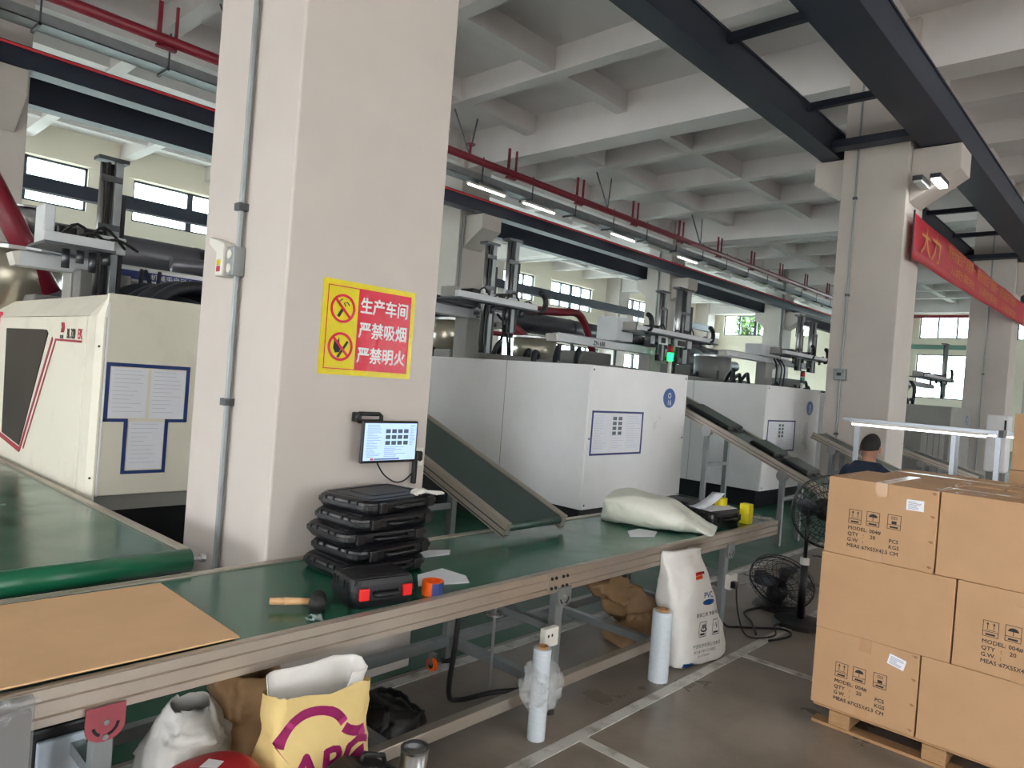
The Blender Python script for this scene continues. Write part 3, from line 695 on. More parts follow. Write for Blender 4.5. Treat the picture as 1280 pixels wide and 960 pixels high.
# ---------------------------------------------------------------- take-out robots over the machines
def robot(label, Y, zb, x0, x1, pedx, masts, arm, letters=None, blue=None, z_ped=1.95, box=None, chain=()):
    t = thing('takeout_robot', label, 'robot', (pedx, Y, z_ped), group='take-out robots above the machines')
    MB().box((x0, Y-0.1, zb), (x1, Y+0.1, zb+0.12)).build('cross_beam', 'robot_white', t, bevel=0.008)
    MB().box((x0+0.05, Y-0.06, zb+0.12), (x1-0.05, Y-0.03, zb+0.14)).box((x0+0.05, Y+0.03, zb+0.12), (x1-0.05, Y+0.06, zb+0.14)).build('guide_rail', 'steel', t)
    MB().prism([(x0-0.06, zb+0.10), (x0, zb+0.12), (x0, zb), (x0-0.03, zb)], 'y', Y-0.1, Y+0.1).build('end_cap', 'plastic_ivory', t)
    MB().prism([(pedx-0.22, zb), (pedx+0.55, zb), (pedx+0.5, zb-0.06), (pedx+0.16, zb-0.16), (pedx+0.16, z_ped), (pedx-0.22, z_ped)], 'y', Y-0.12, Y+0.12).build('pedestal', 'machine_grey', t, bevel=0.01)
    MB().cyl((pedx+0.3, Y-0.121, zb-0.05), (pedx+0.3, Y-0.127, zb-0.05), 0.03, 12).build('bolt_hole', 'black_plastic', t)
    for (mx, zt, zlow, wd) in masts:
        MB().cyl((mx+wd*0.14, Y-0.47, zlow+0.1), (mx+wd*0.14, Y-0.47, zt-0.05), wd*0.12, 10).build('mast_rod', 'steel', t, smooth=True)
        MB().box((mx+wd*0.3, Y-0.49, zlow), (mx+wd*0.42, Y-0.42, zt-0.04)).build('mast_rail', 'black_plastic', t)
        MB().cyl((mx+wd*0.52, Y-0.47, zlow+0.1), (mx+wd*0.52, Y-0.47, zt-0.05), wd*0.07, 10).build('mast_rod', 'steel_dark', t, smooth=True)
        MB().box((mx+wd*0.62, Y-0.5, zlow), (mx+wd*0.92, Y-0.42, zt)).build('mast', 'galv', t, bevel=0.004)
        MB().box((mx+wd*0.95, Y-0.5, zlow), (mx+wd*1.1, Y-0.40, zt-0.3)).build('energy_chain', 'black_plastic', t)
        for kz in (0.35, 0.75): MB().box((mx+wd*0.05, Y-0.505, zb+kz), (mx+wd*0.9, Y-0.495, zb+kz+0.05)).build('mast_clamp', 'steel_dark', t)
        MB().box((mx-0.02, Y-0.52, zt-0.03), (mx+wd+0.02, Y-0.38, zt)).build('mast_cap', 'steel_dark', t)
        MB().box((mx-0.03, Y-0.54, zb+0.16), (mx+wd+0.03, Y-0.36, zb+0.30)).build('carriage', 'robot_white', t, bevel=0.01); MB().box((mx+0.02, Y-0.57, zb+0.18), (mx+wd*0.6, Y-0.54, zb+0.27)).build('carriage_motor', 'black_plastic', t, bevel=0.01)
    ax0, ax1, az = arm
    MB().box((ax0, Y-0.62, az), (ax1, Y-0.54, az+0.08)).build('kick_arm', 'robot_white', t, bevel=0.006)
    MB().box((ax0, Y-0.66, az-0.02), (ax1, Y-0.15, az)).build('arm_plate', 'galv_dark', t)
    for fx, sz in ((0.22, 0.15), (0.42, 0.10), (0.6, 0.16), (0.8, 0.08)):
        a = ax0+(ax1-ax0)*fx
        MB().box((a, Y-0.52, az), (a+0.14, Y-0.28, az+sz)).build('motor', 'black_plastic', t, bevel=0.012)
        MB().cyl((a+0.07, Y-0.53, az-0.03), (a+0.07, Y-0.53, az-0.03-sz), 0.03, 10).build('air_cylinder', 'steel_dark', t, smooth=True)
        MB().tube(smooth_path([(a, Y-0.55, az+0.05), (a+0.12, Y-0.6, az+0.02+sz), (a+0.3, Y-0.55, az+0.04)], 4), 0.012, 6).build('air_line', 'black_rubber', t, smooth=True)
    MB().box((ax0+0.02, Y-0.5, az), (ax0+0.10, Y-0.25, az+(0.3 if blue else 0.14))).build('arm_bracket', 'robot_white' if blue else 'machine_grey', t, bevel=0.01)
    for (cx, cz, r) in chain:
        MB().tube(arc((cx, Y-0.6, cz), r, -math.pi/2, math.pi/2, 10), r*0.3, 8).build('drag_chain', 'black_rubber', t, smooth=True)
    if box: MB().box((box[0], Y-0.25, box[1]), (box[2], Y+0.15, box[3])).build('control_box', 'robot_white', t, bevel=0.01)
    if blue:
        MB().box((blue[0], Y-0.106, zb+0.02), (blue[1], Y-0.1, zb+0.095)).build('blue_strip', 'robot_blue', t)
        text('strip_lettering', '机械手自动化设备', 0.055, (blue[0]+0.3, Y-0.107, zb+0.038), PX, PZ, 'plastic_ivory', t, sx=1.2)
    if letters: text('beam_lettering', letters[0], 0.1, (letters[1], Y-0.102, zb+0.02), PX, PZ, 'print_black', t, bold=0.002)
    random.seed(int(pedx*7))
    for q in range(4):
        a = pedx+random.uniform(-0.1, 0.5)
        MB().tube(smooth_path([(a, Y-0.2, zb+0.1), (a+random.uniform(-.1, .1), Y-0.3, zb-0.1), (a+random.uniform(-.1, .2), Y-0.25, z_ped+0.1), (a+0.1, Y-0.2, z_ped-0.1)], 4), 0.018, 6).build('cable', 'hose', t, smooth=True)
    return t
robot('grey robot with tall mast and blue strip over the cream machine', 7.0, 2.41, 1.42, 3.5, 2.0, [(1.84, 3.36, 2.0, 0.19)], (1.45, 1.95, 2.58), blue=(2.12, 3.4), z_ped=2.1)
robot('double-masted robot lettered ZN beside the big pillar', 7.0, 2.56, 5.7, 7.35, 6.6, [(6.28, 3.52, 2.1, 0.2), (6.68, 3.64, 2.4, 0.22)], (5.75, 7.2, 2.74), letters=('ZN 688', 6.55), z_ped=2.0, chain=((7.25, 2.86, 0.13),))
robot('long grey ZN robot with a control box between two machines', 7.0, 2.42, 8.3, 12.0, 11.1, [(10.5, 3.5, 2.3, 0.22), (11.05, 3.64, 2.3, 0.5)], (9.75, 12.35, 2.74), letters=('ZN 688', 9.2), z_ped=1.95, box=(9.6, 2.56, 10.1, 2.95), chain=((9.95, 2.88, 0.14), (12.1, 2.88, 0.14)))
robot('distant dark robot beside the far side of the bannered pillar', 7.0, 2.62, 13.9, 18.6, 16.0, [(16.55, 3.8, 2.5, 0.3), (17.3, 3.75, 2.5, 0.4)], (15.6, 18.4, 2.82), z_ped=1.95, box=(15.2, 2.74, 16.2, 3.0), chain=((17.2, 2.98, 0.14), (18.1, 2.95, 0.16)))
robot('small far robot in front of the big bright lower window', 5.36, 2.45, 19.9, 24.0, 20.9, [(23.1, 3.75, 2.2, 0.35)], (20.8, 23.9, 2.68), z_ped=1.9, chain=((23.5, 2.86, 0.14),))

# ---------------------------------------------------------------- hoppers, augers, ducts behind the machines
def hopper(label, x, y, z, r, h, m='hopper', stand=False):
    t = thing('hopper', label, 'hopper', (x, y, z))
    n = 20
    MB().loft([[(x+q*r*math.cos(2*math.pi*i/n), y+q*r*math.sin(2*math.pi*i/n), z+zz*h) for i in range(n)] for q, zz in ((0.3, 0), (0.34, 0.05), (1, 0.35), (1, 1))]).build('drum', m, t, smooth=True)
    MB().ring((x, y, z+h), (x, y, z+h*1.06), r*1.04, r*0.9, 20).build('rim', 'steel', t)
    MB().cyl((x, y, z+h*1.02), (x, y, z+h*1.12), r*0.9, 20, r2=r*0.5).build('lid', 'steel_dark', t)
    MB().cyl((x, y, max(z-0.6, 0.9)), (x, y, z+0.02), r*0.3, 12).build('throat', 'steel_dark', t)
    if stand:
        for sx in (-1, 1):
            for sy in (-1, 1): MB().box((x+sx*r*0.8-0.025, y+sy*r*0.8-0.025, 0.003), (x+sx*r*0.8+0.025, y+sy*r*0.8+0.025, z+h*0.5)).build('stand_leg', 'steel_dark', t)
    return t
hopper('big drum hopper behind the cream machine at the photo\'s left edge', 1.72, 8.6, 2.05, 0.42, 0.62)
hopper('small shiny steel hopper beside the cream machine robot', 1.9, 8.9, 2.88, 0.17, 0.3, 'steel')
hopper('drum hopper under the double-masted ZN robot', 6.95, 7.6, 2.0, 0.42, 0.55)
hopper('dull drum hopper at the left end of the long ZN robot', 9.7, 8.6, 2.05, 0.4, 0.5, stand=True)
hopper('dark hopper behind the machine with the sloping conveyor', 14.6, 7.6, 2.0, 0.4, 0.62, 'machine_mid', True)
def auger(label, p, q, r, m='red_pipe'):
    t = thing('auger_feeder', label, 'feeder', p)
    d = (Vector(q)-Vector(p)).normalized()
    MB().cyl(p, q, r, 14).build('screw_tube', m, t, smooth=True)
    MB().cyl(Vector(q)-d*0.05, Vector(q)+d*0.3, r*1.35, 14).build('motor', 'steel_dark', t, smooth=True)
    MB().cyl(Vector(p)-d*0.05, Vector(p)+d*0.1, r*1.3, 14).build('inlet', 'steel_dark', t)
    return t
auger('thick red inclined feeder tube beside the edge pillar', (2.02, 8.3, 2.2), (1.28, 8.3, 3.55), 0.11)
auger('red inclined feeder tube crossing below the big duct', (11.3, 9.4, 2.1), (9.2, 9.0, 2.9), 0.1)
t = thing('feed_pipe', 'bent red feed pipe ending above the long ZN robot', 'pipe', (12.2, 9.6, 2.3))
MB().tube(smooth_path([(9.6, 9.6, 3.16), (11.4, 9.6, 3.26), (12.1, 9.6, 3.32), (12.45, 9.6, 3.1), (12.7, 9.6, 2.7), (12.95, 9.6, 2.2)], 5), 0.085, 12).build('bend', 'red_pipe', t, smooth=True)
MB().cyl((12.95, 9.6, 1.8), (12.95, 9.6, 2.25), 0.12, 12).build('coupling', 'steel_dark', t)
t = thing('feed_pipe', 'thin straight red pipe under the big duct', 'pipe', (11.0, 10.6, 2.7)); MB().cyl((10.6, 10.6, 2.72), (13.6, 10.6, 2.80), 0.05, 10).build('pipe', 'red_pipe', t); MB().box((12.0, 10.57, 0.003), (12.06, 10.63, 2.72)).build('post', 'steel_dark', t)
def duct(label, p, q, r, m='duct', bands=2):
    t = thing('air_duct', label, 'duct', p); p, q = Vector(p), Vector(q)
    MB().cyl(p, q, r, 24).build('tube', m, t, smooth=True)
    for i in range(bands):
        c = p.lerp(q, (i+1)/(bands+1)); d = (q-p).normalized(); MB().ring(c-d*0.03, c+d*0.03, r*1.03, r*0.97, 24).build('band', 'steel_dark', t)
    for i in range(bands):
        c = p.lerp(q, (i+0.5)/bands); MB().box((c.x-0.03, c.y-0.03, 0), (c.x+0.03, c.y+0.03, c.z-r*0.9)).build('support', 'steel_dark', t)
    return t
duct('big dark duct along the rear, left of the big pillar', (2.3, 11.6, 3.24), (9.6, 11.6, 3.24), 0.25, bands=5)
duct('big dark duct along the rear, right of the big pillar', (9.62, 11.6, 3.2), (17.5, 11.6, 3.16), 0.26, bands=4)
duct('slim dark duct branching beside the big duct on the left', (4.0, 10.6, 3.05), (6.8, 10.6, 3.24), 0.11, bands=1)
duct('pale grey duct behind the green tower lamp', (17.6, 11.4, 3.1), (22.5, 11.4, 3.1), 0.2, 'galv_dark', 3)
duct('lower grey duct behind the green tower lamp', (17.2, 10.4, 2.72), (21.5, 10.4, 2.72), 0.16, 'galv', 2)
t = thing('feed_pipe', 'bent brown pipe dropping onto the dark hopper', 'pipe', (18, 10, 2.4)); MB().tube(smooth_path([(15.0, 9.6, 3.05), (16.8, 9.6, 3.12), (17.9, 9.6, 3.0), (18.6, 9.6, 2.6), (18.9, 9.6, 2.2)], 5), 0.09, 12).build('bend', 'machine_mid', t, smooth=True)
# tower lamps
def tower(label, x, y, z, on):
    t = thing('signal_tower', label, 'signal lamp', (x, y, z))
    MB().cyl((x, y, z-0.25), (x, y, z+0.1), 0.035, 10).build('stem', 'plastic_ivory', t)
    MB().cyl((x, y, z+0.1), (x, y, z+0.24), 0.055, 14).build('green_lens', 'green_on' if on else 'frame_green', t, smooth=True)
    MB().cyl((x, y, z+0.25), (x, y, z+0.36), 0.055, 14).build('red_lens', 'red_lens', t, smooth=True)
    MB().cyl((x, y, z+0.36), (x, y, z+0.39), 0.057, 14).build('cap', 'black_plastic', t)
tower('glowing green and red signal tower on the white machine', 10.93, 6.5, 2.22, True)
tower('unlit red and green signal tower at the bannered pillar', 17.0, 6.5, 2.12, False)

# ---------------------------------------------------------------- conveyors
def conveyor(name, label, x0, x1, y0, z0, y1, z1, rail=0.09, rw=0.045, belt='belt_dark', legs=(), legm='galv', group='inclined belt conveyors', roller=None):
    t = thing(name, label, 'conveyor', ((x0+x1)/2, y0, 0), group=group)
    a, b_ = Vector((0, y0, z0)), Vector((0, y1, z1)); d = (b_-a).normalized(); n = Vector((0, -d.z, d.y))
    def sl(xa, xb, lo, hi): 
        c = (a+b_)/2+Vector(((xa+xb)/2, 0, 0))+n*(lo+hi)/2
        return MB().obox(c, Vector(((xb-xa)/2, 0, 0)), (b_-a)/2, n*(hi-lo)/2)
    MB().obox((a+b_)/2+Vector(((x0+x1)/2, 0, 0))-n*0.015, Vector(((x1-x0)/2-rw, 0, 0)), (b_-a)/2-d*0.03, n*0.015).build('belt', belt, t)
    for xa in (x0, x1-rw):
        r = sl(xa, xa+rw, -rail, 0.012)
        for k_ in (0.25, 0.55):
            pass
        ro = r.build('side_rail', 'alu', t)
        sl(xa-0.004, xa+rw+0.004, -rail*0.42, -rail*0.34).build('groove', 'steel_dark', t)
        sl(xa-0.004, xa+rw+0.004, -rail*0.86, -rail*0.78).build('groove', 'steel_dark', t)
    rr = 0.03
    for p, sg_ in ((a, 1), (b_, -1)):
        c = p-n*0.032+d*0.032*sg_; MB().cyl((x0+rw, c.y, c.z), (x1-rw, c.y, c.z), rr if roller is None else roller, 16).build('end_roller', belt, t, smooth=True)
    for (y, zlow) in legs:
        f = (y-y0)/(y1-y0); z = z0+(z1-z0)*f-rail
        for xa in (x0+0.03, x1-0.03):
            MB().box((xa-0.025, y-0.03, zlow), (xa+0.025, y+0.03, z+0.02)).build('leg', legm, t)
            MB().cyl((xa-0.035, y, z-0.04), (xa+0.035, y, z-0.04), 0.07, 14).build('pivot_plate', 'steel', t)
        MB().box((x0+0.05, y-0.02, z*0.62), (x1-0.05, y+0.02, z*0.62+0.04)).build('cross_bar', legm, t)
    return t
conveyor('inclined_conveyor', 'dark belt conveyor sloping down to the bench beside the big pillar', 3.22, 3.82, 2.97, 0.885, 5.4, 1.76, legs=((4.1, 0),))
c3 = conveyor('inclined_conveyor', 'sloping belt conveyor carrying black case shells', 8.62, 9.28, 2.75, 0.70, 5.3, 1.77, legs=((3.45, 0.003), (4.5, 0.003)), belt='belt_dark')
conveyor('inclined_conveyor', 'short conveyor sloping down beside the seated worker', 11.6, 12.15, 2.9, 0.80, 4.2, 1.30, legs=((3.9, 0),))
conveyor('inclined_conveyor', 'far conveyor sloping behind the lamp frame posts', 14.5, 15.1, 2.4, 0.72, 3.9, 1.12, legs=((3.3, 0),))
# wide flat belt coming in at the left
t = conveyor('flat_conveyor', 'wide glossy green belt conveyor running back beside the cream machine', 0.42, 1.47, 3.43, 0.85, 8.5, 0.74, rail=0.07, rw=0.04, belt='belt_green', group='flat belt conveyor')
MB().cyl((0.42, 3.42, 0.805), (1.47, 3.42, 0.805), 0.055, 20).build('drum', 'roller_green', t, smooth=True)
MB().cyl((1.47, 3.42, 0.805), (1.52, 3.42, 0.805), 0.012, 8).cyl((1.52, 3.42, 0.805), (1.545, 3.42, 0.805), 0.022, 8).build('shaft_end', 'steel', t)
for (x, y) in ((0.6, 3.9), (1.2, 3.9), (0.6, 7.8), (1.3, 7.8)): MB().box((x-0.03, y-0.03, 0), (x+0.03, y+0.03, 0.76)).build('leg', 'galv', t)
MB().box((0.45, 3.85, 0.3), (1.4, 8.2, 0.62)).build('drive_box', 'black_base', t)
# case shells riding on the sloping conveyor
def shell(i, y, label, ln=0.36):
    f = (y-2.75)/(5.3-2.75); z = 0.70+1.07*f; an = math.atan2(1.07, 2.55)
    o = local('case_shell', label, 'case', (8.95, y, z+0.006), 0, 'black case shells on the sloping conveyor', rx=an)
    MB().prism([(-0.19, 0), (0.19, 0), (0.17, 0.05), (-0.17, 0.05)], 'x', -0.22, 0.22).build('tray', 'black_plastic', o, bevel=0.015)
    MB().box((-0.19, -0.16, 0.05), (0.19, 0.16, 0.056)).build('lining', 'belt_dark', o)
    MB().tube([(-0.08, -0.19, 0.03), (-0.08, -0.235, 0.03), (0.08, -0.235, 0.03), (0.08, -0.19, 0.03)], 0.014, 6).build('handle', 'black_plastic', o)
shell(0, 4.72, 'upper black case shell on the sloping conveyor, beside the white machine'); shell(1, 4.42, 'second black case shell down the sloping conveyor')
shell(2, 3.78, 'third black case shell down the sloping conveyor'); shell(3, 3.36, 'lowest black case shell on the sloping conveyor')

# ================================================================ the long green-belted bench
BX0, BX1, BJ = 0.30, 5.87, 2.99; BF, BB, BZ = 2.35, 3.28, 0.78
bt = thing('assembly_bench', 'long assembly bench with green belt top and aluminium edge rails', 'bench', (3.0, 2.8, 0))
MB().box((BX0, BF+0.045, BZ-0.03), (BX1-0.02, BB-0.04, BZ)).build('belt', 'belt_green', bt)
MB().box((BX0, BF+0.08, 0.69), (BX1-0.1, BB-0.08, 0.70)).build('return_belt', 'belt_green', bt)
rail = [(0, .675), (0, .700), (.008, .704), (.008, .710), (0, .714), (0, .748), (.008, .752), (.008, .759), (0, .763), (0, .787), (.010, .787), (.014, .781), (.020, .787), (.045, .787), (.045, .675)]
for (a, b_) in ((BX0, BJ-0.002), (BJ+0.002, BX1)):
    MB().prism([(BF+y, z) for y, z in rail], 'x', a, b_).build('front_rail', 'alu', bt)
    MB().prism([(BB-y, z) for y, z in rail], 'x', a, b_).build('back_rail', 'alu', bt)
MB().box((BX1, BF, .675), (BX1+0.012, BB, .787)).build('end_plate', 'alu', bt, bevel=0.004)
jp = MB().box((BJ-0.09, BF-0.006, .685), (BJ+0.09, BF, .775)).build('joint_plate', 'alu', bt)
for dx in (-0.065, -0.03, 0.03, 0.065):
    for z in (0.705, 0.757): MB().cyl((BJ+dx, BF-0.006, z), (BJ+dx, BF-0.013, z), 0.009, 8).build('bolt', 'black_plastic', bt)
for x in (0.79, 3.03, 5.0):
    for y in (BF+0.035, BB-0.06):
        MB().box((x-0.03, y-0.025, 0.03), (x+0.03, y+0.025, .675)).build('leg', 'galv', bt, bevel=0.004)
        MB().cyl((x, y, 0), (x, y, 0.03), 0.035, 12).build('levelling_foot', 'black_rubber', bt)
    MB().box((x-0.025, BF+0.06, 0.12), (x+0.025, BB-0.08, 0.17)).build('cross_rail', 'galv', bt)
    MB().box((x-0.02, BF+0.06, 0.44), (x+0.02, BB-0.08, 0.48)).build('cross_rail', 'galv', bt)
for x in (1.95, 4.1): MB().box((x-0.025, BF+0.06, 0.12), (x+0.025, BB-0.08, 0.17)).build('cross_rail', 'galv', bt)
MB().box((BX0+0.1, BF+0.02, 0.115), (5.03, BF+0.075, 0.175)).build('lower_rail', 'alu', bt, bevel=0.004)
MB().box((BX0+0.1, BB-0.10, 0.115), (5.03, BB-0.05, 0.175)).build('lower_rail', 'galv', bt, bevel=0.004)
MB().bar((3.03, BF+0.05, 0.60), (4.1, BB-0.1, 0.16), 0.03, 0.03).build('brace', 'galv', bt)
# pink slotted bracket under the rail
def bracket(xc, m):
    o = Vector((xc, BF-0.012, 0)); out = [(-.056, .70), (-.056, .635)]+[(0.056*math.cos(a), .635+0.045*math.sin(a)) for a in [math.pi+math.pi*i/10 for i in range(1, 10)]]+[(.056, .635), (.056, .70)]
    br = MB().poly(o, PX, PZ, out, 0.008).build('slotted_bracket', m, bt)
    sl = MB()
    for a0, a1 in ((math.pi*1.08, math.pi*1.36), (math.pi*1.56, math.pi*1.98)):
        P = [(0.04*math.cos(a0+(a1-a0)*i/8), .648+0.042*math.sin(a0+(a1-a0)*i/8)) for i in range(9)]
        Q = [(0.031*math.cos(a0+(a1-a0)*i/8), .648+0.033*math.sin(a0+(a1-a0)*i/8)) for i in range(8, -1, -1)]
        sl.poly(o, PX, PZ, P+Q, 0.0015, 0.0082)
    s2 = sl.build('slot', 'black_plastic', br); s2.matrix_parent_inverse = Matrix.Identity(4)
    for z in (.652, .606): 
        b2 = MB().cyl((xc, BF-0.02, z), (xc, BF-0.028, z), 0.009, 8).build('bolt', 'steel', br); b2.matrix_parent_inverse = Matrix.Identity(4)
bracket(0.783, 'bracket_pink'); bracket(3.03, 'galv'); bracket(5.0, 'galv')
# things on the bench ------------------------------------------------------------
cs = thing('cardboard_sheet', 'flat brown cardboard sheet on the bench\'s left end', 'cardboard', (0.8, 2.8, BZ))
MB().add([(0.3, 3.22, .782), (1.25, 3.185, .782), (1.235, 2.405, .790), (0.3, 2.385, .800), (0.3, 3.22, .788), (1.25, 3.185, .788), (1.235, 2.405, .796), (0.3, 2.385, .806)],
         [(0, 3, 2, 1), (4, 5, 6, 7), (0, 1, 5, 4), (1, 2, 6, 5), (2, 3, 7, 6), (3, 0, 4, 7)]).build('upper_sheet', 'cardboard_sheet', cs)
MB().box((0.3, 2.42, .7805), (1.19, 3.15, .7825)).build('gap_shade', 'black_plastic', cs)  # black layer paints the shade in the gap under the raised edge
h = thing('mallet', 'black rubber mallet with wooden handle on the bench', 'hammer', (1.55, 2.6, BZ))
d = Vector((0.83, -0.56, 0)); c = Vector((1.635, 2.54, BZ+0.034)); n = Vector((0.56, 0.83, 0))
MB().cyl(c-d*0.19, c-d*0.13, 0.013, 12, r2=0.016).cyl(c-d*0.13, c-d*0.02, 0.016, 12, r2=0.013).build('handle', 'wood', h, smooth=True)
MB().cyl(c-n*0.052, c-n*0.03, 0.034, 16, r2=0.036).cyl(c-n*0.03, c+n*0.03, 0.033, 16, r2=0.033).cyl(c+n*0.03, c+n*0.052, 0.036, 16, r2=0.034).build('head', 'black_rubber', h, smooth=True)
b = MB(); random.seed(3)
for i in range(26):
    p = Vector((1.565+random.uniform(-.028, .022), 2.43+random.uniform(-.02, .025), BZ+random.uniform(0.002, 0.022))); a = Vector((random.random()-.5, random.random()-.5, random.random()*.5)).normalized()*0.016; e_ = a.orthogonal().normalized()*0.007
    b.quad(p-a, p-e_, p+a, p+e_)
tag(b.build('film_scrap', 'film'), 'crumpled clear film scrap beside the mallet head', 'scrap', kind='stuff')
def hard_case(label, loc, rz, w_=0.31, d_=0.25, h_=0.115, latch='red_latch', group=None, open_=0.0, flip=1, name='tool_case'):
    o = local(name, label, 'case', loc, rz, group)
    x, y = w_/2, d_/2; hb = h_*0.52
    def sh(z0, z1, tp):
        n = 4; r = []
        for z, q in ((z0, tp if z0 > 0.01 else 0.93), (z0+(z1-z0)*0.5, 0.985), (z1, 1.0)) if z0 < 0.01 else ((z0, 1.0), (z0+(z1-z0)*0.6, 0.985), (z1, 0.92)):
            r.append(super_ring(0, 0, z, x*q, y*q, 28, 0.32))
        return MB().loft(r)
    sh(0.0, hb, 0.93).build('base_shell', 'black_plastic', o)
    sh(hb+0.003, h_, 0.93).build('lid_shell', 'black_plastic', o)
    MB().loft([super_ring(0, 0, hb-0.008, x*1.02, y*1.03, 28, 0.32), super_ring(0, 0, hb+0.010, x*1.02, y*1.03, 28, 0.32)]).build('rim', 'black_plastic', o)
    MB().frame((0, 0, h_), PX, Vector((0, 1, 0)), -x*0.8, -y*0.75, x*0.8, y*0.75, 0.012, 0.004).build('lid_ridge', 'black_plastic', o)
    MB().box((-x*0.45, -y*0.4, h_), (x*0.45, y*0.45, h_+0.003)).build('lid_panel', 'black_plastic', o)
    MB().tube([(-x*0.36, -y, hb), (-x*0.32, -y-0.03, hb), (x*0.32, -y-0.03, hb), (x*0.36, -y, hb)], 0.011, 8).build('handle', 'black_plastic', o, smooth=True)
    for s in (-1, 1):
        MB().box((s*x*0.66-0.022, -y-0.014, hb-0.024), (s*x*0.66+0.022, -y*0.98, hb+0.026)).build('latch', latch, o, bevel=0.004)
    for s in (-0.8, -0.4, 0.4, 0.8): MB().box((-x*1.015, y*s*0.7-0.006, hb+0.01), (-x*0.95, y*s*0.7+0.006, h_*0.9)).build('side_rib', 'black_plastic', o)
    return o
hard_case('black tool case with two red latches at the bench\'s front edge', (1.912, 2.545, BZ), math.radians(-9.5), 0.31, 0.25, 0.118)
LB = ['bottom black case of the tall stack by the pillar', 'second black case from the bottom of the tall stack', 'middle black case of the tall stack', 'fourth black case up in the tall stack', 'topmost black case of the tall stack, under the glove']
for i, (dx, dy, r) in enumerate(((-0.03, -0.005, 1), (0.01, 0.0, 6), (-0.01, 0.02, -2), (0.02, 0.0, 4), (0.045, 0.02, 9))):
    hard_case(LB[i], (2.21+dx, 2.985+dy, BZ+0.0755*i), math.radians(r), 0.53, 0.40, 0.072, 'black_plastic', 'black tool cases in the stack')
g = thing('glove', 'white work glove lying on top of the case stack', 'glove', (2.44, 2.9, 1.22))
gz = BZ+0.0755*4+0.0755
MB().loft([super_ring(2.41, 2.87, gz+0.002, 0.055, 0.035, 16, 0.8, 0.3), super_ring(2.41, 2.87, gz+0.018, 0.05, 0.03, 16, 0.8, 0.3), super_ring(2.41, 2.87, gz+0.026, 0.03, 0.018, 16, 0.9, 0.3)]).jitter(0.006, 40).build('palm', 'plastic_ivory', g, smooth=True)
for i in range(4): MB().tube([(2.44+0.012*i, 2.85-0.012*i, gz+0.012), (2.46+0.014*i, 2.80-0.002*i, gz+0.010), (2.455+0.018*i, 2.775+0.002*i, gz+0.008)], [0.009, 0.009, 0.005], 8).build('finger', 'plastic_ivory', g, smooth=True)
MB().tube([(2.37, 2.86, gz+0.012), (2.35, 2.82, gz+0.010), (2.345, 2.80, gz+0.008)], [0.009, 0.009, 0.005], 8).build('thumb', 'plastic_ivory', g, smooth=True)
# tape roll
tp = thing('tape_roll', 'orange tape roll with a blue label beside the red-latched case', 'tape', (2.175, 2.44, BZ))
MB().ring((2.175, 2.44, BZ), (2.175, 2.44, BZ+0.062), 0.05, 0.036, 28).build('roll', 'orange', tp)
pts = [(2.175+0.051*math.cos(a), 2.44+0.051*math.sin(a)) for a in [math.radians(-135+12*i) for i in range(13)]]
MB().prism(pts+[(2.175+0.0495*math.cos(a), 2.44+0.0495*math.sin(a)) for a in [math.radians(-135+12*i) for i in range(12, -1, -1)]], 'z', BZ+0.002, BZ+0.06).build('label_wrap', 'tape_blue', tp)
def paper(label, pts, z, curl=0.0):
    o = MB(); o.add([(x, y, z+q) for x, y, q in pts]+[(x, y, z+q+0.003) for x, y, q in pts], [tuple(range(len(pts)-1, -1, -1)), tuple(range(len(pts), 2*len(pts)))]+[(i, (i+1) % len(pts), len(pts)+(i+1) % len(pts), len(pts)+i) for i in range(len(pts))])
    return tag(o.build('paper_sheet', 'paper'), label, 'paper')
paper('white paper stack beside the tape roll', [(2.19, 2.56, 0), (2.44, 2.47, 0), (2.50, 2.56, 0.002), (2.48, 2.72, 0.004), (2.30, 2.70, 0.002)], BZ+0.001)
paper('white paper peeking out behind the case stack', [(2.52, 2.95, 0), (2.72, 2.93, 0), (2.79, 3.0, 0), (2.56, 3.10, 0)], BZ+0.001)
paper('small pale card in front of the white plastic bag', [(4.13, 2.66, 0), (4.30, 2.57, 0), (4.42, 2.62, 0.01), (4.37, 2.74, 0.012), (4.25, 2.76, 0.005)], BZ+0.001)
# the filled white plastic bag
b = MB(); rings = []
A = Vector((4.52, 3.12, 0)); B_ = Vector((4.80, 2.40, 0)); ax = (B_-A).normalized(); nx = Vector((-ax.y, ax.x, 0)); n = 26
prof = [(-0.03, 0.10, 0.06, .07), (0.02, 0.19, 0.11, .105), (0.12, 0.23, 0.125, .12), (0.28, 0.24, 0.12, .115), (0.45, 0.225, 0.105, .10), (0.58, 0.19, 0.085, .08), (0.66, 0.15, 0.06, .058), (0.71, 0.13, 0.04, .04), (0.77, 0.16, 0.02, .03), (0.80, 0.15, 0.008, .03)]
n = 56
for (s, hw, hh, zc) in spline_prof(prof, 6):
    r = []
    for i in range(n):
        t_ = 2*math.pi*i/n; x = math.copysign(abs(math.cos(t_))**0.8, math.cos(t_))*hw; z = math.copysign(abs(math.sin(t_))**0.8, math.sin(t_))*hh
        p = A+ax*s+nx*x; r.append((p.x, p.y, max(BZ+0.004, BZ+zc+z)))
    rings.append(r)
b.loft(rings); crumple(b, 0.018, 8, 2, 0.55); b.v = [(x, y, max(z, BZ+0.003)) for x, y, z in b.v]
tag(b.build('plastic_bag', 'bag_white', smooth=True), 'stuffed white plastic bag lying on the bench', 'bag')
hard_case('flat black case at the bench\'s back edge behind the white bag', (5.42, 3.02, BZ), math.radians(4), 0.34, 0.27, 0.11, 'black_plastic')
hard_case('black case under papers and yellow tape near the bench end', (5.22, 2.60, BZ), math.radians(-4), 0.42, 0.26, 0.12, 'black_plastic')
b = MB(); rings = []
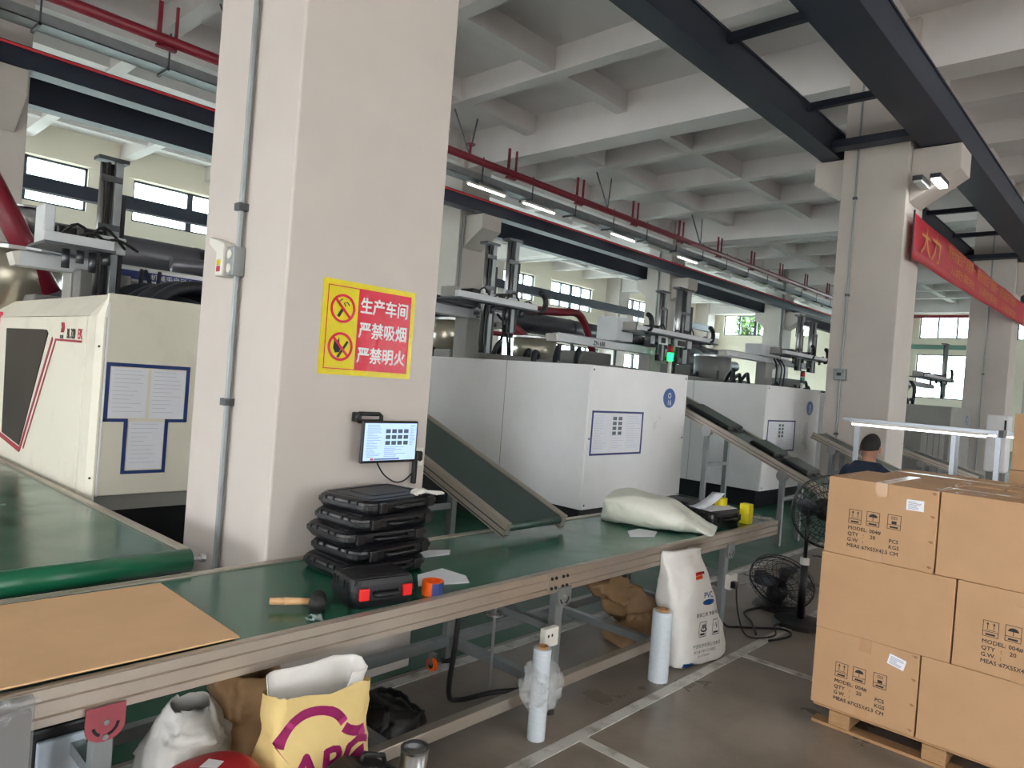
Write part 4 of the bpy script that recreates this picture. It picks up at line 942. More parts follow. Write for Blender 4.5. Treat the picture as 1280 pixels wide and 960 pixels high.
P = [];nn = 10
for i in range(nn+1):
    f = i/nn; P += [(5.02+0.30*f, 2.62-0.05*f, BZ+0.126+0.11*f*f), (5.06+0.28*f, 2.74-0.05*f, BZ+0.126+0.10*f*f)]
b.add(P, [(2*i, 2*i+2, 2*i+3, 2*i+1) for i in range(nn)])
tag(b.build('paper_sheet', 'paper', solid=0.002, smooth=True), 'curled white sheet standing up on the papered case', 'paper')
paper('flat white sheets under the curled sheet', [(5.0, 2.52, 0.002), (5.36, 2.48, 0.002), (5.44, 2.60, 0.004), (5.08, 2.72, 0.002)], BZ+0.124)
tp = thing('tape_roll', 'yellow tape roll lying on the papers', 'tape', (5.36, 2.62, BZ+0.13)); MB().ring((5.36, 2.62, BZ+0.129), (5.36, 2.62, BZ+0.189), 0.05, 0.035, 24).build('roll', 'yellow', tp)
tp = thing('tape_roll', 'yellow box standing beside the papered case at the bench end', 'box', (5.42, 2.48, BZ)); MB().box((5.45, 2.42, BZ+0.001), (5.53, 2.50, BZ+0.16)).build('carton', 'yellow', tp, bevel=0.004)
b = MB(); random.seed(11)
for i in range(14):
    p = Vector((5.86+random.uniform(-.05, .02), 2.42+random.uniform(-.04, .1), BZ+random.uniform(0.008, 0.025))); a = Vector((random.random()-.5, random.random()-.5, 0.3*random.random())).normalized()*0.03; e_ = a.orthogonal().normalized()*0.012
    b.quad(p-a, p-e_, p+a, p+e_)
tag(b.build('film_scrap', 'film'), 'clear film scraps stuck on the bench end', 'scrap', kind='stuff')

# ---------------------------------------------------------------- on the big pillar: sign, screen, socket
PY = 3.30
sg = thing('warning_sign', 'yellow and red no-smoking sign in Chinese on the big pillar', 'sign', (2.32, PY, 1.75))
sx0, sx1, sz0, sz1 = 2.015, 2.632, 1.747, 2.256; o = (0, PY, 0)
MB().plate(o, PX, PZ, sx0, sz0, sx1, sz1, 0.002, 0.001).build('yellow_sheet', 'sign_yellow', sg)
MB().frame(o, PX, PZ, sx0+0.03, sz0+0.03, sx1-0.03, sz1-0.03, 0.005, 0.001, 0.003).build('red_border', 'sign_red', sg)
MB().plate(o, PX, PZ, sx0+0.225, sz0+0.035, sx1-0.032, sz1-0.035, 0.001, 0.003).build('red_field', 'sign_red', sg)
def prohib(xc, zc, r, kind):
    MB().ring((xc, PY-0.0032, zc), (xc, PY-0.005, zc), r, r*0.82, 32).build('prohibition_ring', 'sign_red', sg)
    if kind == 'smoke':
        q = MB().poly(o, PX, PZ, [(xc-.035, zc-.042), (xc-.02, zc-.05), (xc+.012, zc+.002), (xc-.004, zc+.010)], 0.0008, 0.0034)
        q.tube([(xc-0.02, PY-0.004, zc+0.012), (xc-0.03, PY-0.004, zc+0.03), (xc-0.015, PY-0.004, zc+0.045), (xc-0.005, PY-0.004, zc+0.05)], 0.003, 5)
        q.tube([(xc+0.015, PY-0.004, zc+0.012), (xc+0.005, PY-0.004, zc+0.03), (xc+0.025, PY-0.004, zc+0.035), (xc+0.04, PY-0.004, zc+0.02)], 0.003, 5)
    else:
        q = MB().poly(o, PX, PZ, [(xc-.045, zc-.01), (xc-.03, zc-.035), (xc-.005, zc-.03), (xc+.005, zc-.005), (xc-.006, zc+.015), (xc-.012, zc+.05), (xc-.025, zc+.02), (xc-.04, zc+.03)], 0.0008, 0.0034)
        q.poly(o, PX, PZ, [(xc-.02, zc-.055), (xc-.008, zc-.062), (xc+.05, zc+.028), (xc+.038, zc+.035)], 0.0008, 0.0034)
    q.build('pictogram', 'print_black', sg)
    a = math.radians(45); dd = Vector((math.cos(a), math.sin(a)))
    MB().poly(o, PX, PZ, strip((xc-dd.x*r*.86, zc+dd.y*r*.86), (xc+dd.x*r*.86, zc-dd.y*r*.86), r*0.18), 0.001, 0.0042).build('prohibition_bar', 'sign_red', sg)
prohib(sx0+0.128, sz0+0.358, 0.078, 'smoke'); prohib(sx0+0.128, sz0+0.152, 0.078, 'fire')
for s, z in (('生产车间', 0.355), ('严禁吸烟', 0.22), ('严禁明火', 0.082)):
    text('sign_lettering', s, 0.094, (sx0+0.236, PY-0.0042, sz0+z), PX, PZ, 'white_print', sg, bold=0.0018, sx=0.89)
mo = thing('monitor', 'wall-mounted monitor showing an assembly diagram on the big pillar', 'monitor', (2.45, 3.2, 1.27))
mx0, mx1, mz0, mz1 = 2.262, 2.648, 1.272, 1.508; my = 3.20
MB().box((mx0, my, mz0), (mx1, my+0.022, mz1)).build('casing', 'black_plastic', mo, bevel=0.008)
MB().plate((0, my, 0), PX, PZ, mx0+0.013, mz0+0.016, mx1-0.013, mz1-0.013, 0.001, 0.0).build('screen', 'screen', mo)
q = MB()
for r in range(3):
    for c_ in range(4): q.plate((0, my, 0), PX, PZ, mx0+0.155+0.042*c_, mz1-0.068-0.033*r, mx0+0.187+0.042*c_, mz1-0.046-0.033*r, 0.0006, 0.0012)
q.build('screen_pictures', 'screen_dark', mo)
q = MB(); random.seed(5)
for c0, c1, n0 in ((0.03, 0.13, 22), (0.15, 0.31, 8), (0.325, 0.365, 14)):
    for i in range(n0):
        z = (mz1-0.022-0.0085*i) if c0 != 0.15 else (mz1-0.145-0.0075*i)
        if z < mz0+0.02: break
        q.plate((0, my, 0), PX, PZ, mx0+c0, z-0.0018, mx0+c0+(c1-c0)*random.uniform(0.4, 1), z, 0.0006, 0.0012)
q.build('screen_lines', 'screen_text', mo)
MB().plate((0, my, 0), PX, PZ, mx0+0.06, mz0+0.018, mx0+0.08, mz0+0.028, 0.0006, 0.0012).build('screen_mark', 'screen_red', mo)
MB().plate((0, my, 0), PX, PZ, mx0+0.085, mz0+0.019, mx0+0.26, mz0+0.027, 0.0006, 0.0012).build('task_bar', 'screen_text', mo)
MB().box((2.4, my+0.022, 1.36), (2.5, PY, 1.43)).build('wall_mount', 'black_plastic', mo)
ha = thing('grab_handle', 'black oval bracket on the pillar above the monitor', 'bracket', (2.3, PY, 1.53))
MB().tube([(2.265, 3.25, 1.50), (2.25, 3.25, 1.515), (2.25, 3.25, 1.53), (2.265, 3.25, 1.542), (2.40, 3.25, 1.542), (2.415, 3.25, 1.53), (2.415, 3.25, 1.512), (2.40, 3.25, 1.50)], 0.012, 8, closed=True).build('loop', 'black_plastic', ha, smooth=True)
MB().box((2.25, 3.25, 1.495), (2.285, PY, 1.548)).build('mount', 'black_plastic', ha, bevel=0.006)
so = thing('wall_socket', 'white double wall socket on the pillar beside the monitor', 'socket', (2.745, PY, 1.27))
MB().box((2.70, PY-0.02, 1.235), (2.768, PY, 1.345)).build('plate', 'plastic_ivory', so, bevel=0.004)
for z in (1.262, 1.318): MB().box((2.715, PY-0.0215, z-0.003), (2.723, PY-0.02, z+0.006)).box((2.742, PY-0.0215, z-0.003), (2.75, PY-0.02, z+0.006)).build('slots', 'black_plastic', so)
ch = thing('power_cable', 'black charger and cable hanging from the pillar socket', 'cable', (2.7, 3.27, 1.1))
MB().box((2.685, 3.235, 1.27), (2.73, 3.28, 1.325)).build('plug', 'black_plastic', ch, bevel=0.008)
MB().box((2.685, 3.255, 1.13), (2.71, 3.285, 1.27)).build('sleeve', 'black_plastic', ch, bevel=0.006)
MB().tube(smooth_path([(2.40, 3.24, 1.27), (2.46, 3.25, 1.20), (2.55, 3.26, 1.15), (2.62, 3.26, 1.155), (2.69, 3.27, 1.20)], 5), 0.0045, 6).build('cord', 'black_rubber', ch, smooth=True)

# ================================================================ on the floor and under the bench
def film_roll(label, x, y, h_, r, core=True):
    t = thing('film_roll', label, 'film roll', (x, y, 0))
    MB().ring((x, y, 0.002), (x, y, h_), r, r*0.62, 28).build('wound_film', 'film_roll', t, smooth=False)
    MB().ring((x, y, 0.001), (x, y, h_+0.012), r*0.62, r*0.52, 24).build('core', 'core_brown', t)
    return t
film_roll('full clear stretch-film roll standing beside the white sack', 3.91, 2.235, 0.435, 0.062)
fr_ = film_roll('nearly used stretch-film roll with loose film, by the bench leg', 2.765, 2.24, 0.46, 0.046)
b = MB()
for q in range(2):
    b2 = MB().loft([super_ring(2.765+0.012*q, 2.24, z, r, r, 40, 1.0) for z, r in [(0.17+0.018*i, 0.052+0.03*math.sin(math.pi*i/11)**0.7+0.012*q) for i in range(12)]], False); crumple(b2, 0.028, 16, 3+q*4, 0.8); b.add(b2.v, b2.f)
b.v = [(x, y, z) if (x-2.765)**2+(y-2.24)**2 > 0.048**2 else (2.765+(x-2.765)*0.05/max(1e-4, math.hypot(x-2.765, y-2.24)), 2.24+(y-2.24)*0.05/max(1e-4, math.hypot(x-2.765, y-2.24)), z) for x, y, z in b.v]
lf = b.build('loose_film', 'film', fr_); lf['kind'] = 'stuff'
sd = thing('screwdriver', 'screwdriver with red and black handle behind the used film roll', 'screwdriver', (2.84, 2.27, 0))
MB().cyl((2.845, 2.26, 0.004), (2.842, 2.27, 0.10), 0.016, 10).build('handle', 'red_stripe', sd); MB().cyl((2.842, 2.27, 0.10), (2.838, 2.30, 0.30), 0.005, 8).build('shaft', 'steel', sd)
ps = thing('power_socket', 'white socket block on the bench leg behind the film roll', 'socket', (2.95, 2.34, 0.4)); MB().box((2.88, 2.32, 0.40), (2.99, 2.36, 0.50)).build('block', 'plastic_ivory', ps, bevel=0.006)
MB().box((2.90, 2.318, 0.455), (2.91, 2.32, 0.47)).box((2.93, 2.318, 0.455), (2.94, 2.32, 0.47)).build('slots', 'black_plastic', ps)
ps = thing('power_socket', 'white socket block with black plugs on the far bench leg', 'socket', (5.0, 2.33, 0.35)); MB().box((4.99, 2.31, 0.36), (5.10, 2.36, 0.47)).build('block', 'plastic_ivory', ps, bevel=0.006)
MB().box((4.98, 2.27, 0.38), (5.03, 2.31, 0.43)).build('plug', 'black_plastic', ps, bevel=0.006)
MB().tube(smooth_path([(5.0, 2.27, 0.39), (5.02, 2.25, 0.2), (5.1, 2.2, 0.03), (5.35, 2.1, 0.012), (5.6, 2.2, 0.012), (5.75, 2.12, 0.012)], 6), 0.006, 6).build('cord', 'black_rubber', ps, smooth=True)
for i, (pp, lab) in enumerate((([(5.25, 2.2, 0.012), (5.5, 2.35, 0.012), (5.7, 2.5, 0.012), (6.0, 2.45, 0.012), (6.1, 2.25, 0.012)], 'black cable looping on the floor under the fan'), ([(5.05, 2.45, 0.25), (5.12, 2.4, 0.06), (5.3, 2.35, 0.012), (5.55, 2.12, 0.012), (5.45, 2.02, 0.012), (5.2, 2.08, 0.012)], 'black cable dropping from the far bench leg to the floor'))):
    tag(MB().tube(smooth_path(pp, 6), 0.009, 6).build('floor_cable', 'black_rubber', smooth=True), lab, 'cable')
# white woven sack
SACK_BODY = {}
def sack(name, label, x, y, rz, prof, m, n=64, e=0.42, amp=0.012, fr=7, seed=1, cap=True):
    o = local(name, label, 'sack', (x, y, 0), rz)
    b = MB().loft([super_ring(px, py, z, rx, ry, n, e) for (px, py, z, rx, ry) in spline_prof(prof, 6)], cap); crumple(b, amp, fr, seed)
    b.v = [(a, c, max(z, 0.003)) for a, c, z in b.v]
    o2 = b.build('body', m, o, smooth=True); SACK_BODY[o.name] = o2
    return o
s_ = sack('woven_sack', 'tall white woven PVC sack standing under the bench edge', 4.37, 2.26, math.radians(-9), [(0.02, 0, 0.004, .23, .07), (0.02, 0, 0.03, .275, .09), (0.01, 0, 0.12, .275, .095), (-.05, 0, 0.30, .25, .095), (-.11, 0, .45, .225, .085), (-.14, 0, .55, .205, .07), (-.16, 0, .63, .195, .055), (-.165, 0.01, .70, .195, .03), (-.165, 0.015, .76, .19, .012)], 'sack_white', amp=0.016, fr=9)
MU = lambda: None
LX = Vector((1, 0, 0))
q = MB(); fy0 = -0.15
def sk(x0, z0, x1, z1, yy): return MB().plate((0, yy, 0), LX, PZ, x0, z0, x1, z1, 0.003)
sk(-0.10, 0.60, -0.02, 0.622, -0.2).build('red_bar', 'red_latch', s_); sk(-0.10, 0.575, -0.02, 0.597, -0.2).build('orange_bar', 'orange', s_); sk(-0.018, 0.605, 0.0, 0.62, -0.2).build('black_bar', 'print_black', s_)
text('sack_lettering', 'PVC', 0.05, (-0.03, -0.2, 0.455), LX, PZ, 'badge_blue', s_, bold=0.001)
MB().poly((0, -0.128, 0), LX, PZ, [(0.02+0.06*math.cos(2*math.pi*i/20), 0.425+0.02*math.sin(2*math.pi*i/20)) for i in range(20)], 0.003).build('blue_oval', 'badge_blue', s_)
text('sack_lettering', '聚氯乙烯 净重25kg', 0.03, (-0.10, -0.137, 0.335), LX, PZ, 'print_black', s_)
for dx in (-0.06, 0.07):
    MB().frame((0, -0.146, 0), LX, PZ, dx, 0.20, dx+0.07, 0.30, 0.004, 0.002).plate((0, -0.146, 0), LX, PZ, dx+0.012, 0.21, dx+0.058, 0.222, 0.002).build('pictogram_box', 'print_black', s_)
    text('pictogram', '↑' if dx > 0 else '♨', 0.055, (dx+0.015, -0.148, 0.238), LX, PZ, 'print_black', s_)
text('sack_lettering', '宁波化学有限公司制造', 0.028, (-0.12, -0.152, 0.135), LX, PZ, 'print_black', s_); text('sack_lettering', '浙江省宁波市工业园区', 0.022, (-0.11, -0.152, 0.10), LX, PZ, 'print_black', s_); text('sack_lettering', 'TEL 0574-8602', 0.02, (-0.07, -0.152, 0.07), LX, PZ, 'print_black', s_)
MB().poly((0, -0.2, 0), LX, PZ, [(-0.2, 0.02), (-0.06, 0.02), (-0.12, 0.045), (-0.2, 0.05)], 0.004).build('blue_mark', 'badge_blue', s_)
for ch_ in list(s_.children):
    if ch_.name.split('.')[0] != 'body': ch_.data.transform(Matrix.Translation((0, -0.06, 0))); conform(ch_, SACK_BODY[s_.name])
# crumpled brown paper sack behind the lower rail
b = MB().loft([super_ring(4.15+0.55*f, 2.86-0.05*f, 0.42-0.36*f, 0.20-0.02*f, 0.07+0.08*f, 48, 0.5) for f in [i/24 for i in range(25)]]); b.v = list(b.v); crumple(b, 0.06, 6, 4, 0.5); b.v = [(x, max(y, 2.66), max(z, 0.004)) for x, y, z in b.v]
o_ = thing('paper_sack', 'crumpled empty brown paper sack under the bench', 'sack', (4.4, 2.85, 0)); b.build('upper_fold', 'bag_brown', o_, smooth=True)
b = MB().loft([super_ring(4.45, 2.74, z, rx, ry, 48, 0.5) for z, rx, ry in spline_prof(((0.004, .25, .12), (0.05, .26, .13), (0.13, .22, .1), (0.20, .12, .06)), 6)]); crumple(b, 0.06, 7, 9, 0.5); b.v = [(x, max(y, 2.60), max(z, 0.004)) for x, y, z in b.v]
b.build('lower_fold', 'bag_brown', o_, smooth=True)
# yellow open paper sack with magenta print
yb = sack('paper_sack', 'open yellow paper sack with magenta arc and lettering', 1.44, 2.20, math.radians(-4), [(0, 0, 0.004, .165, .08), (0, 0, 0.03, .18, .095), (0, 0, 0.2, .188, .1), (0, 0, .4, .188, .095), (0, 0, .54, .19, .085), (0, 0, .635, .193, .078)], 'bag_yellow', e=0.35, amp=0.018, cap='b', seed=3, fr=9)
yb['category'] = 'sack'
b = MB().loft([super_ring(0.0, 0.0, z, rx, ry, 64, 0.35) for z, rx, ry in spline_prof(((0.30, .15, .05), (0.56, .165, .052), (0.63, .172, .056), (0.70, .182, .062)), 5)], False); crumple(b, 0.008, 10, 5, 0.5); b.v = [(x, y, z+(-0.085 if (y < 0.0 and x < 0.10) else (-0.02 if y < 0 else 0))*max(0, (z-0.5)/0.2)) for x, y, z in b.v]
b.build('white_liner', 'sack_white', yb, smooth=True, solid=0.003)
MB().box((-0.14, -0.045, 0.29), (0.14, 0.045, 0.31)).build('contents', 'bag_grey', yb)
def arcband(xc, zc, r0, r1, a0, a1, yy, n=18):
    P = [(xc+r1*math.cos(a0+(a1-a0)*i/n), zc+r1*math.sin(a0+(a1-a0)*i/n)) for i in range(n+1)]+[(xc+r0*math.cos(a0+(a1-a0)*i/n), zc+r0*math.sin(a0+(a1-a0)*i/n)) for i in range(n, -1, -1)]
    return MB().poly((0, yy, 0), LX, PZ, P, 0.003)
arcband(-0.045, 0.455, 0.115, 0.148, math.radians(28), math.radians(165), -0.2).build('magenta_arc', 'magenta', yb)
arcband(0.155, 0.585, 0.10, 0.135, math.radians(225), math.radians(275), -0.2).build('magenta_arc', 'magenta', yb)
arcband(0.165, 0.33, 0.05, 0.09, math.radians(95), math.radians(165), -0.2).build('magenta_arc', 'magenta', yb)
text('bag_lettering', 'APC', 0.165, (-0.13, -0.2, 0.335), LX, PZ, 'magenta', yb, bold=0.004)
for ch_ in list(yb.children):
    if ch_.name.split('.')[0] in ('magenta_arc', 'bag_lettering'): conform(ch_, SACK_BODY[yb.name])
# grey plastic bag, red stool, carton, black box, can, wrapped panel, control box
b = MB().loft([super_ring(1.13, 2.52, z, rx, ry, 60, 0.7) for z, rx, ry in spline_prof(((0.004, .13, .11), (0.05, .16, .13), (0.25, .16, .13), (0.4, .15, .12), (0.48, .12, .09), (0.54, .08, .05)), 6)], 'b'); crumple(b, 0.035, 8, 6, 0.55); b.v = [(x, y, max(z, 0.004)) for x, y, z in b.v]
tag(b.build('plastic_bag', 'bag_grey', smooth=True, solid=0.003), 'slumped grey-white plastic bag behind the red stool', 'bag')
st = thing('stool', 'red round-topped plastic stool with a paper label', 'stool', (1.07, 2.19, 0))
MB().loft([super_ring(1.07, 2.19, z, r, r, 28, 0.8) for z, r in ((0.41, .13), (0.43, .142), (0.445, .14), (0.452, .12), (0.455, .06))]).build('seat', 'red_seat', st, smooth=True)
for sx in (-1, 1):
    for sy in (-1, 1): MB().bar((1.07+sx*0.08, 2.19+sy*0.08, 0.42), (1.07+sx*0.12, 2.19+sy*0.12, 0.0), 0.04, 0.04).build('leg', 'red_seat', st)
MB().add([(1.045, 2.24, .4575), (1.085, 2.20, .4575), (1.12, 2.225, .4575), (1.09, 2.27, .456), (1.045, 2.24, .4590), (1.085, 2.20, .4590), (1.12, 2.225, .4590), (1.09, 2.27, .4580)], [(0, 3, 2, 1), (4, 5, 6, 7), (0, 1, 5, 4), (1, 2, 6, 5), (2, 3, 7, 6), (3, 0, 4, 7)]).build('paper_label', 'paper', st)
b = MB().loft([super_ring(1.38, 2.62, z, rx, ry, 56, 0.45) for z, rx, ry in spline_prof(((0.004, .13, .12), (0.3, .13, .12), (0.42, .13, .11), (0.50, .13, .09), (0.56, .13, .06)), 6)], 'b'); crumple(b, 0.03, 8, 8, 0.5); b.v = [(x, y, max(z, 0.004)) for x, y, z in b.v]
tag(b.build('paper_sack', 'bag_brown', smooth=True, solid=0.004), 'dusky brown paper sack beside the yellow sack', 'sack')
bb = thing('black_box', 'dusty black plastic box at the photo\'s bottom edge in front of the yellow sack', 'box', (1.6, 2.07, 0))
MB().prism([(1.37, 0.002), (1.73, 0.002), (1.725, 0.30), (1.60, 0.39), (1.46, 0.445), (1.385, 0.42)], 'y', 1.93, 2.05).build('body', 'black_rubber', bb, bevel=0.02)
MB().tube([(1.50, 1.99, 0.42), (1.515, 1.99, 0.45), (1.60, 1.99, 0.415), (1.61, 1.99, 0.38)], 0.01, 8).build('handle', 'black_rubber', bb, smooth=True)
cn = thing('metal_can', 'shiny metal cylinder beside the dusty black box', 'can', (1.84, 2.1, 0)); MB().cyl((1.83, 2.12, 0.0), (1.845, 2.10, 0.31), 0.055, 24).build('body', 'steel', cn, smooth=True); MB().ring((1.845, 2.10, 0.31), (1.845, 2.10, 0.32), 0.057, 0.045, 24).build('rim', 'steel', cn)
wp = thing('wrapped_panel', 'grey panel wrapped in clear film leaning at the bench\'s left end', 'panel', (0.44, 2.32, 0))
MB().box((0.28, 2.30, 0.003), (0.578, 2.325, 0.755)).build('panel', 'machine_mid', wp); b = MB(); b.box((0.27, 2.293, 0.003), (0.583, 2.332, 0.792)); b.build('film_wrap', 'film_clear', wp)
b = MB(); random.seed(31)
for i in range(22):
    p = Vector((random.uniform(0.5, 0.59), 2.29, random.uniform(0.74, 0.80))); a = Vector((random.random()-.5, 0, random.random()-.5)).normalized()*0.012; b.quad(p-a, p+Vector((0.004, -.004, -.006)), p+a, p+Vector((-.004, -.004, .006)))
b.build('film_tail', 'film', wp)['kind'] = 'stuff'
cb = thing('control_box', 'pale blue-white control box in a black frame under the bench', 'box', (0.75, 2.7, 0))
MB().box((0.63, 2.62, 0.003), (0.86, 3.0, 0.54)).build('frame', 'black_plastic', cb, bevel=0.01); MB().box((0.675, 2.60, 0.05), (0.82, 2.62, 0.505)).build('face', 'blue_white', cb, bevel=0.006)
MB().tube(smooth_path([(0.84, 2.6, 0.56), (0.825, 2.58, 0.4), (0.85, 2.58, 0.2), (0.84, 2.6, 0.02)], 6), 0.010, 8).build('cable', 'black_rubber', cb, smooth=True)
# black rag, hose, caster, jack screw
b = MB().loft([super_ring(2.24, 2.85, z, rx, ry, 48, 0.6) for z, rx, ry in spline_prof(((0.004, .19, .2), (0.05, .19, .19), (0.1, .15, .15), (0.14, .06, .06)), 6)]); crumple(b, 0.05, 8, 12, 0.5); b.v = [(x, y, max(z, 0.004)) for x, y, z in b.v]
tag(b.build('rubbish_bag', 'bag_black', smooth=True), 'crumpled black bag on the floor under the bench', 'bag')
tag(MB().tube(smooth_path([(2.44, 2.52, 0.68), (2.45, 2.55, 0.42), (2.54, 2.66, 0.14), (2.70, 2.74, 0.03), (2.95, 2.70, 0.02), (3.2, 2.56, 0.02)], 6), 0.014, 8).build('hose', 'black_rubber', smooth=True), 'thick black hose hanging from the bench to the floor', 'hose')
js = thing('jack_screw', 'vertical screw rod with a small hand wheel under the bench', 'jack', (2.93, 2.73, 0.1)); MB().cyl((2.93, 2.74, 0.0), (2.93, 2.74, 0.69), 0.009, 10).build('rod', 'steel', js)
MB().ring((2.93, 2.74, 0.45), (2.93, 2.74, 0.462), 0.05, 0.040, 20).build('wheel_rim', 'steel', js); MB().box((2.885, 2.735, 0.452), (2.975, 2.745, 0.460)).box((2.925, 2.695, 0.452), (2.935, 2.785, 0.460)).build('spokes', 'steel', js)
for i, (x, y, lab) in enumerate(((2.87, 3.17, 'orange caster wheel under the bench near the black hose'), (4.98, 2.62, 'small orange caster wheel near the far bench leg'))):
    cst = thing('caster', lab, 'caster', (x, y, 0)); MB().cyl((x-0.012, y, 0.038), (x+0.012, y, 0.038), 0.038, 20).build('tyre', 'orange', cst); MB().cyl((x-0.014, y, 0.038), (x+0.014, y, 0.038), 0.022, 14).build('hub', 'black_plastic', cst); MB().box((x-0.018, y-0.012, 0.04), (x-0.014, y+0.012, 0.1)).box((x+0.014, y-0.012, 0.04), (x+0.018, y+0.012, 0.1)).box((x-0.018, y-0.02, 0.1), (x+0.018, y+0.02, 0.106)).build('fork', 'steel', cst)

# ================================================================ fans beyond the bench
def fan(label, x, y, zc, r, face, tilt=0.0, low=False, off=(0, 0)):
    t = thing('floor_fan', label, 'fan', (x, y, 0)); f = Vector((math.cos(face)*math.cos(tilt), math.sin(face)*math.cos(tilt), math.sin(tilt))); c = Vector((x+off[0], y+off[1], zc)); s = f.cross(UZ).normalized(); u = s.cross(f)
    MB().cyl((x, y, 0.0), (x, y, 0.03), 0.22, 28, r2=0.2).cyl((x, y, 0.03), (x, y, 0.05), 0.2, 28, r2=0.05).build('base', 'black_plastic', t, smooth=False)
    if not low: MB().cyl((x, y, 0.04), (x, y, zc*0.55), 0.03, 12).cyl((x, y, zc*0.55), (x, y, zc-0.05), 0.016, 10).build('pole', 'black_plastic', t, smooth=True); MB().cyl((x, y, zc*0.52), (x, y, zc*0.58), 0.036, 12).build('collar', 'plastic_ivory', t)
    else: MB().cyl((x, y, 0.03), (x, y, zc-0.05), 0.03, 12).build('pole', 'black_plastic', t, smooth=True)
    MB().cyl(c-f*0.2, c-f*0.04, 0.075, 18, r2=0.09).build('motor', 'black_plastic', t, smooth=True)
    g = MB(); n = 30
    for rr, off in ((r, 0.05), (r*0.98, 0.09), (r*0.98, 0.01), (r*0.82, 0.125), (r*0.62, 0.14), (r*0.42, 0.15), (r*0.22, 0.155), (r*0.75, -0.04), (r*0.5, -0.06)):
        g.tube([c+f*off+s*rr*math.cos(2*math.pi*i/n)+u*rr*math.sin(2*math.pi*i/n) for i in range(n)], 0.007 if rr == r else 0.003, 5, closed=True)
    for i in range(36):
        a = 2*math.pi*i/36; d = s*math.cos(a)+u*math.sin(a)
        g.tube([c+f*0.15+d*r*0.15, c+f*0.14+d*r*0.6, c+f*0.09+d*r*0.95, c+f*0.05+d*r], 0.002, 4); g.tube([c-f*0.06+d*r*0.25, c-f*0.04+d*r*0.7, c+f*0.01+d*r*0.97], 0.002, 4)
    g.build('guard', 'black_plastic', t)
    MB().cyl(c+f*0.155, c+f*0.165, r*0.16, 18).build('badge', 'black_plastic', t)
    for i in range(3):
        a = 2*math.pi*i/3; b = MB(); P = []
        for k_ in range(7):
            rr = r*(0.14+0.74*k_/6); da = 0.55*math.sin(math.pi*k_/6*0.8+0.3)
            for q in (-1, 1):
                aa = a+q*da*0.75+0.2*k_/6; P.append(c+f*(0.05+q*0.03)+s*rr*math.cos(aa)+u*rr*math.sin(aa))
        b.add(P, [(2*k_, 2*k_+1, 2*k_+3, 2*k_+2) for k_ in range(6)]).build('blade', 'frame_dark', t, solid=0.003, smooth=True)
    MB().cyl(c, c+f*0.1, r*0.13, 16).build('hub', 'black_plastic', t)
    return t
fan('tall black floor fan standing beside the box pallet', 5.85, 2.10, 0.93, 0.29, math.radians(215), off=(0.10, -0.11))
fan('low black fan tilted up on the floor behind the tall fan', 6.15, 2.40, 0.19, 0.27, math.radians(225), 0.95, True)

# ================================================================ cartons on the pallet
def icon(kind, u, v, x, z, w_, h_):
    b = MB().frame((0, 0, 0), u, v, x, z, x+w_, z+h_, 0.0025, 0.0008).plate((0, 0, 0), u, v, x, z+h_*0.3, x+w_, z+h_*0.3+0.0025, 0.0008)
    cx = x+w_/2; o = (0, 0, 0)
    if kind == 0:
        for d in (-0.013, 0.013):
            b.plate(o, u, v, cx+d-0.0015, z+h_*0.48, cx+d+0.0015, z+h_*0.84, 0.0008); b.poly(o, u, v, [(cx+d-0.006, z+h_*0.76), (cx+d+0.006, z+h_*0.76), (cx+d, z+h_*0.9)], 0.0008)
        b.plate(o, u, v, cx-0.02, z+h_*0.40, cx+0.02, z+h_*0.43, 0.0008)
    elif kind == 1:
        b.poly(o, u, v, [(cx+0.022*math.cos(math.pi*i/10), z+h_*0.62+0.018*math.sin(math.pi*i/10)) for i in range(11)], 0.0008); b.plate(o, u, v, cx-0.0015, z+h_*0.38, cx+0.0015, z+h_*0.62, 0.0008)
    else:
        b.plate(o, u, v, cx-0.012, z+h_*0.36, cx+0.012, z+h_*0.56, 0.0008)
        for i in (0, 1): b.frame(o, u, v, cx-0.014+0.015*i, z+h_*0.68, cx-0.002+0.015*i, z+h_*0.86, 0.002, 0.0008)
    b.plate(o, u, v, x+w_*0.2, z+h_*0.09, x+w_*0.8, z+h_*0.2, 0.0008)
    return b
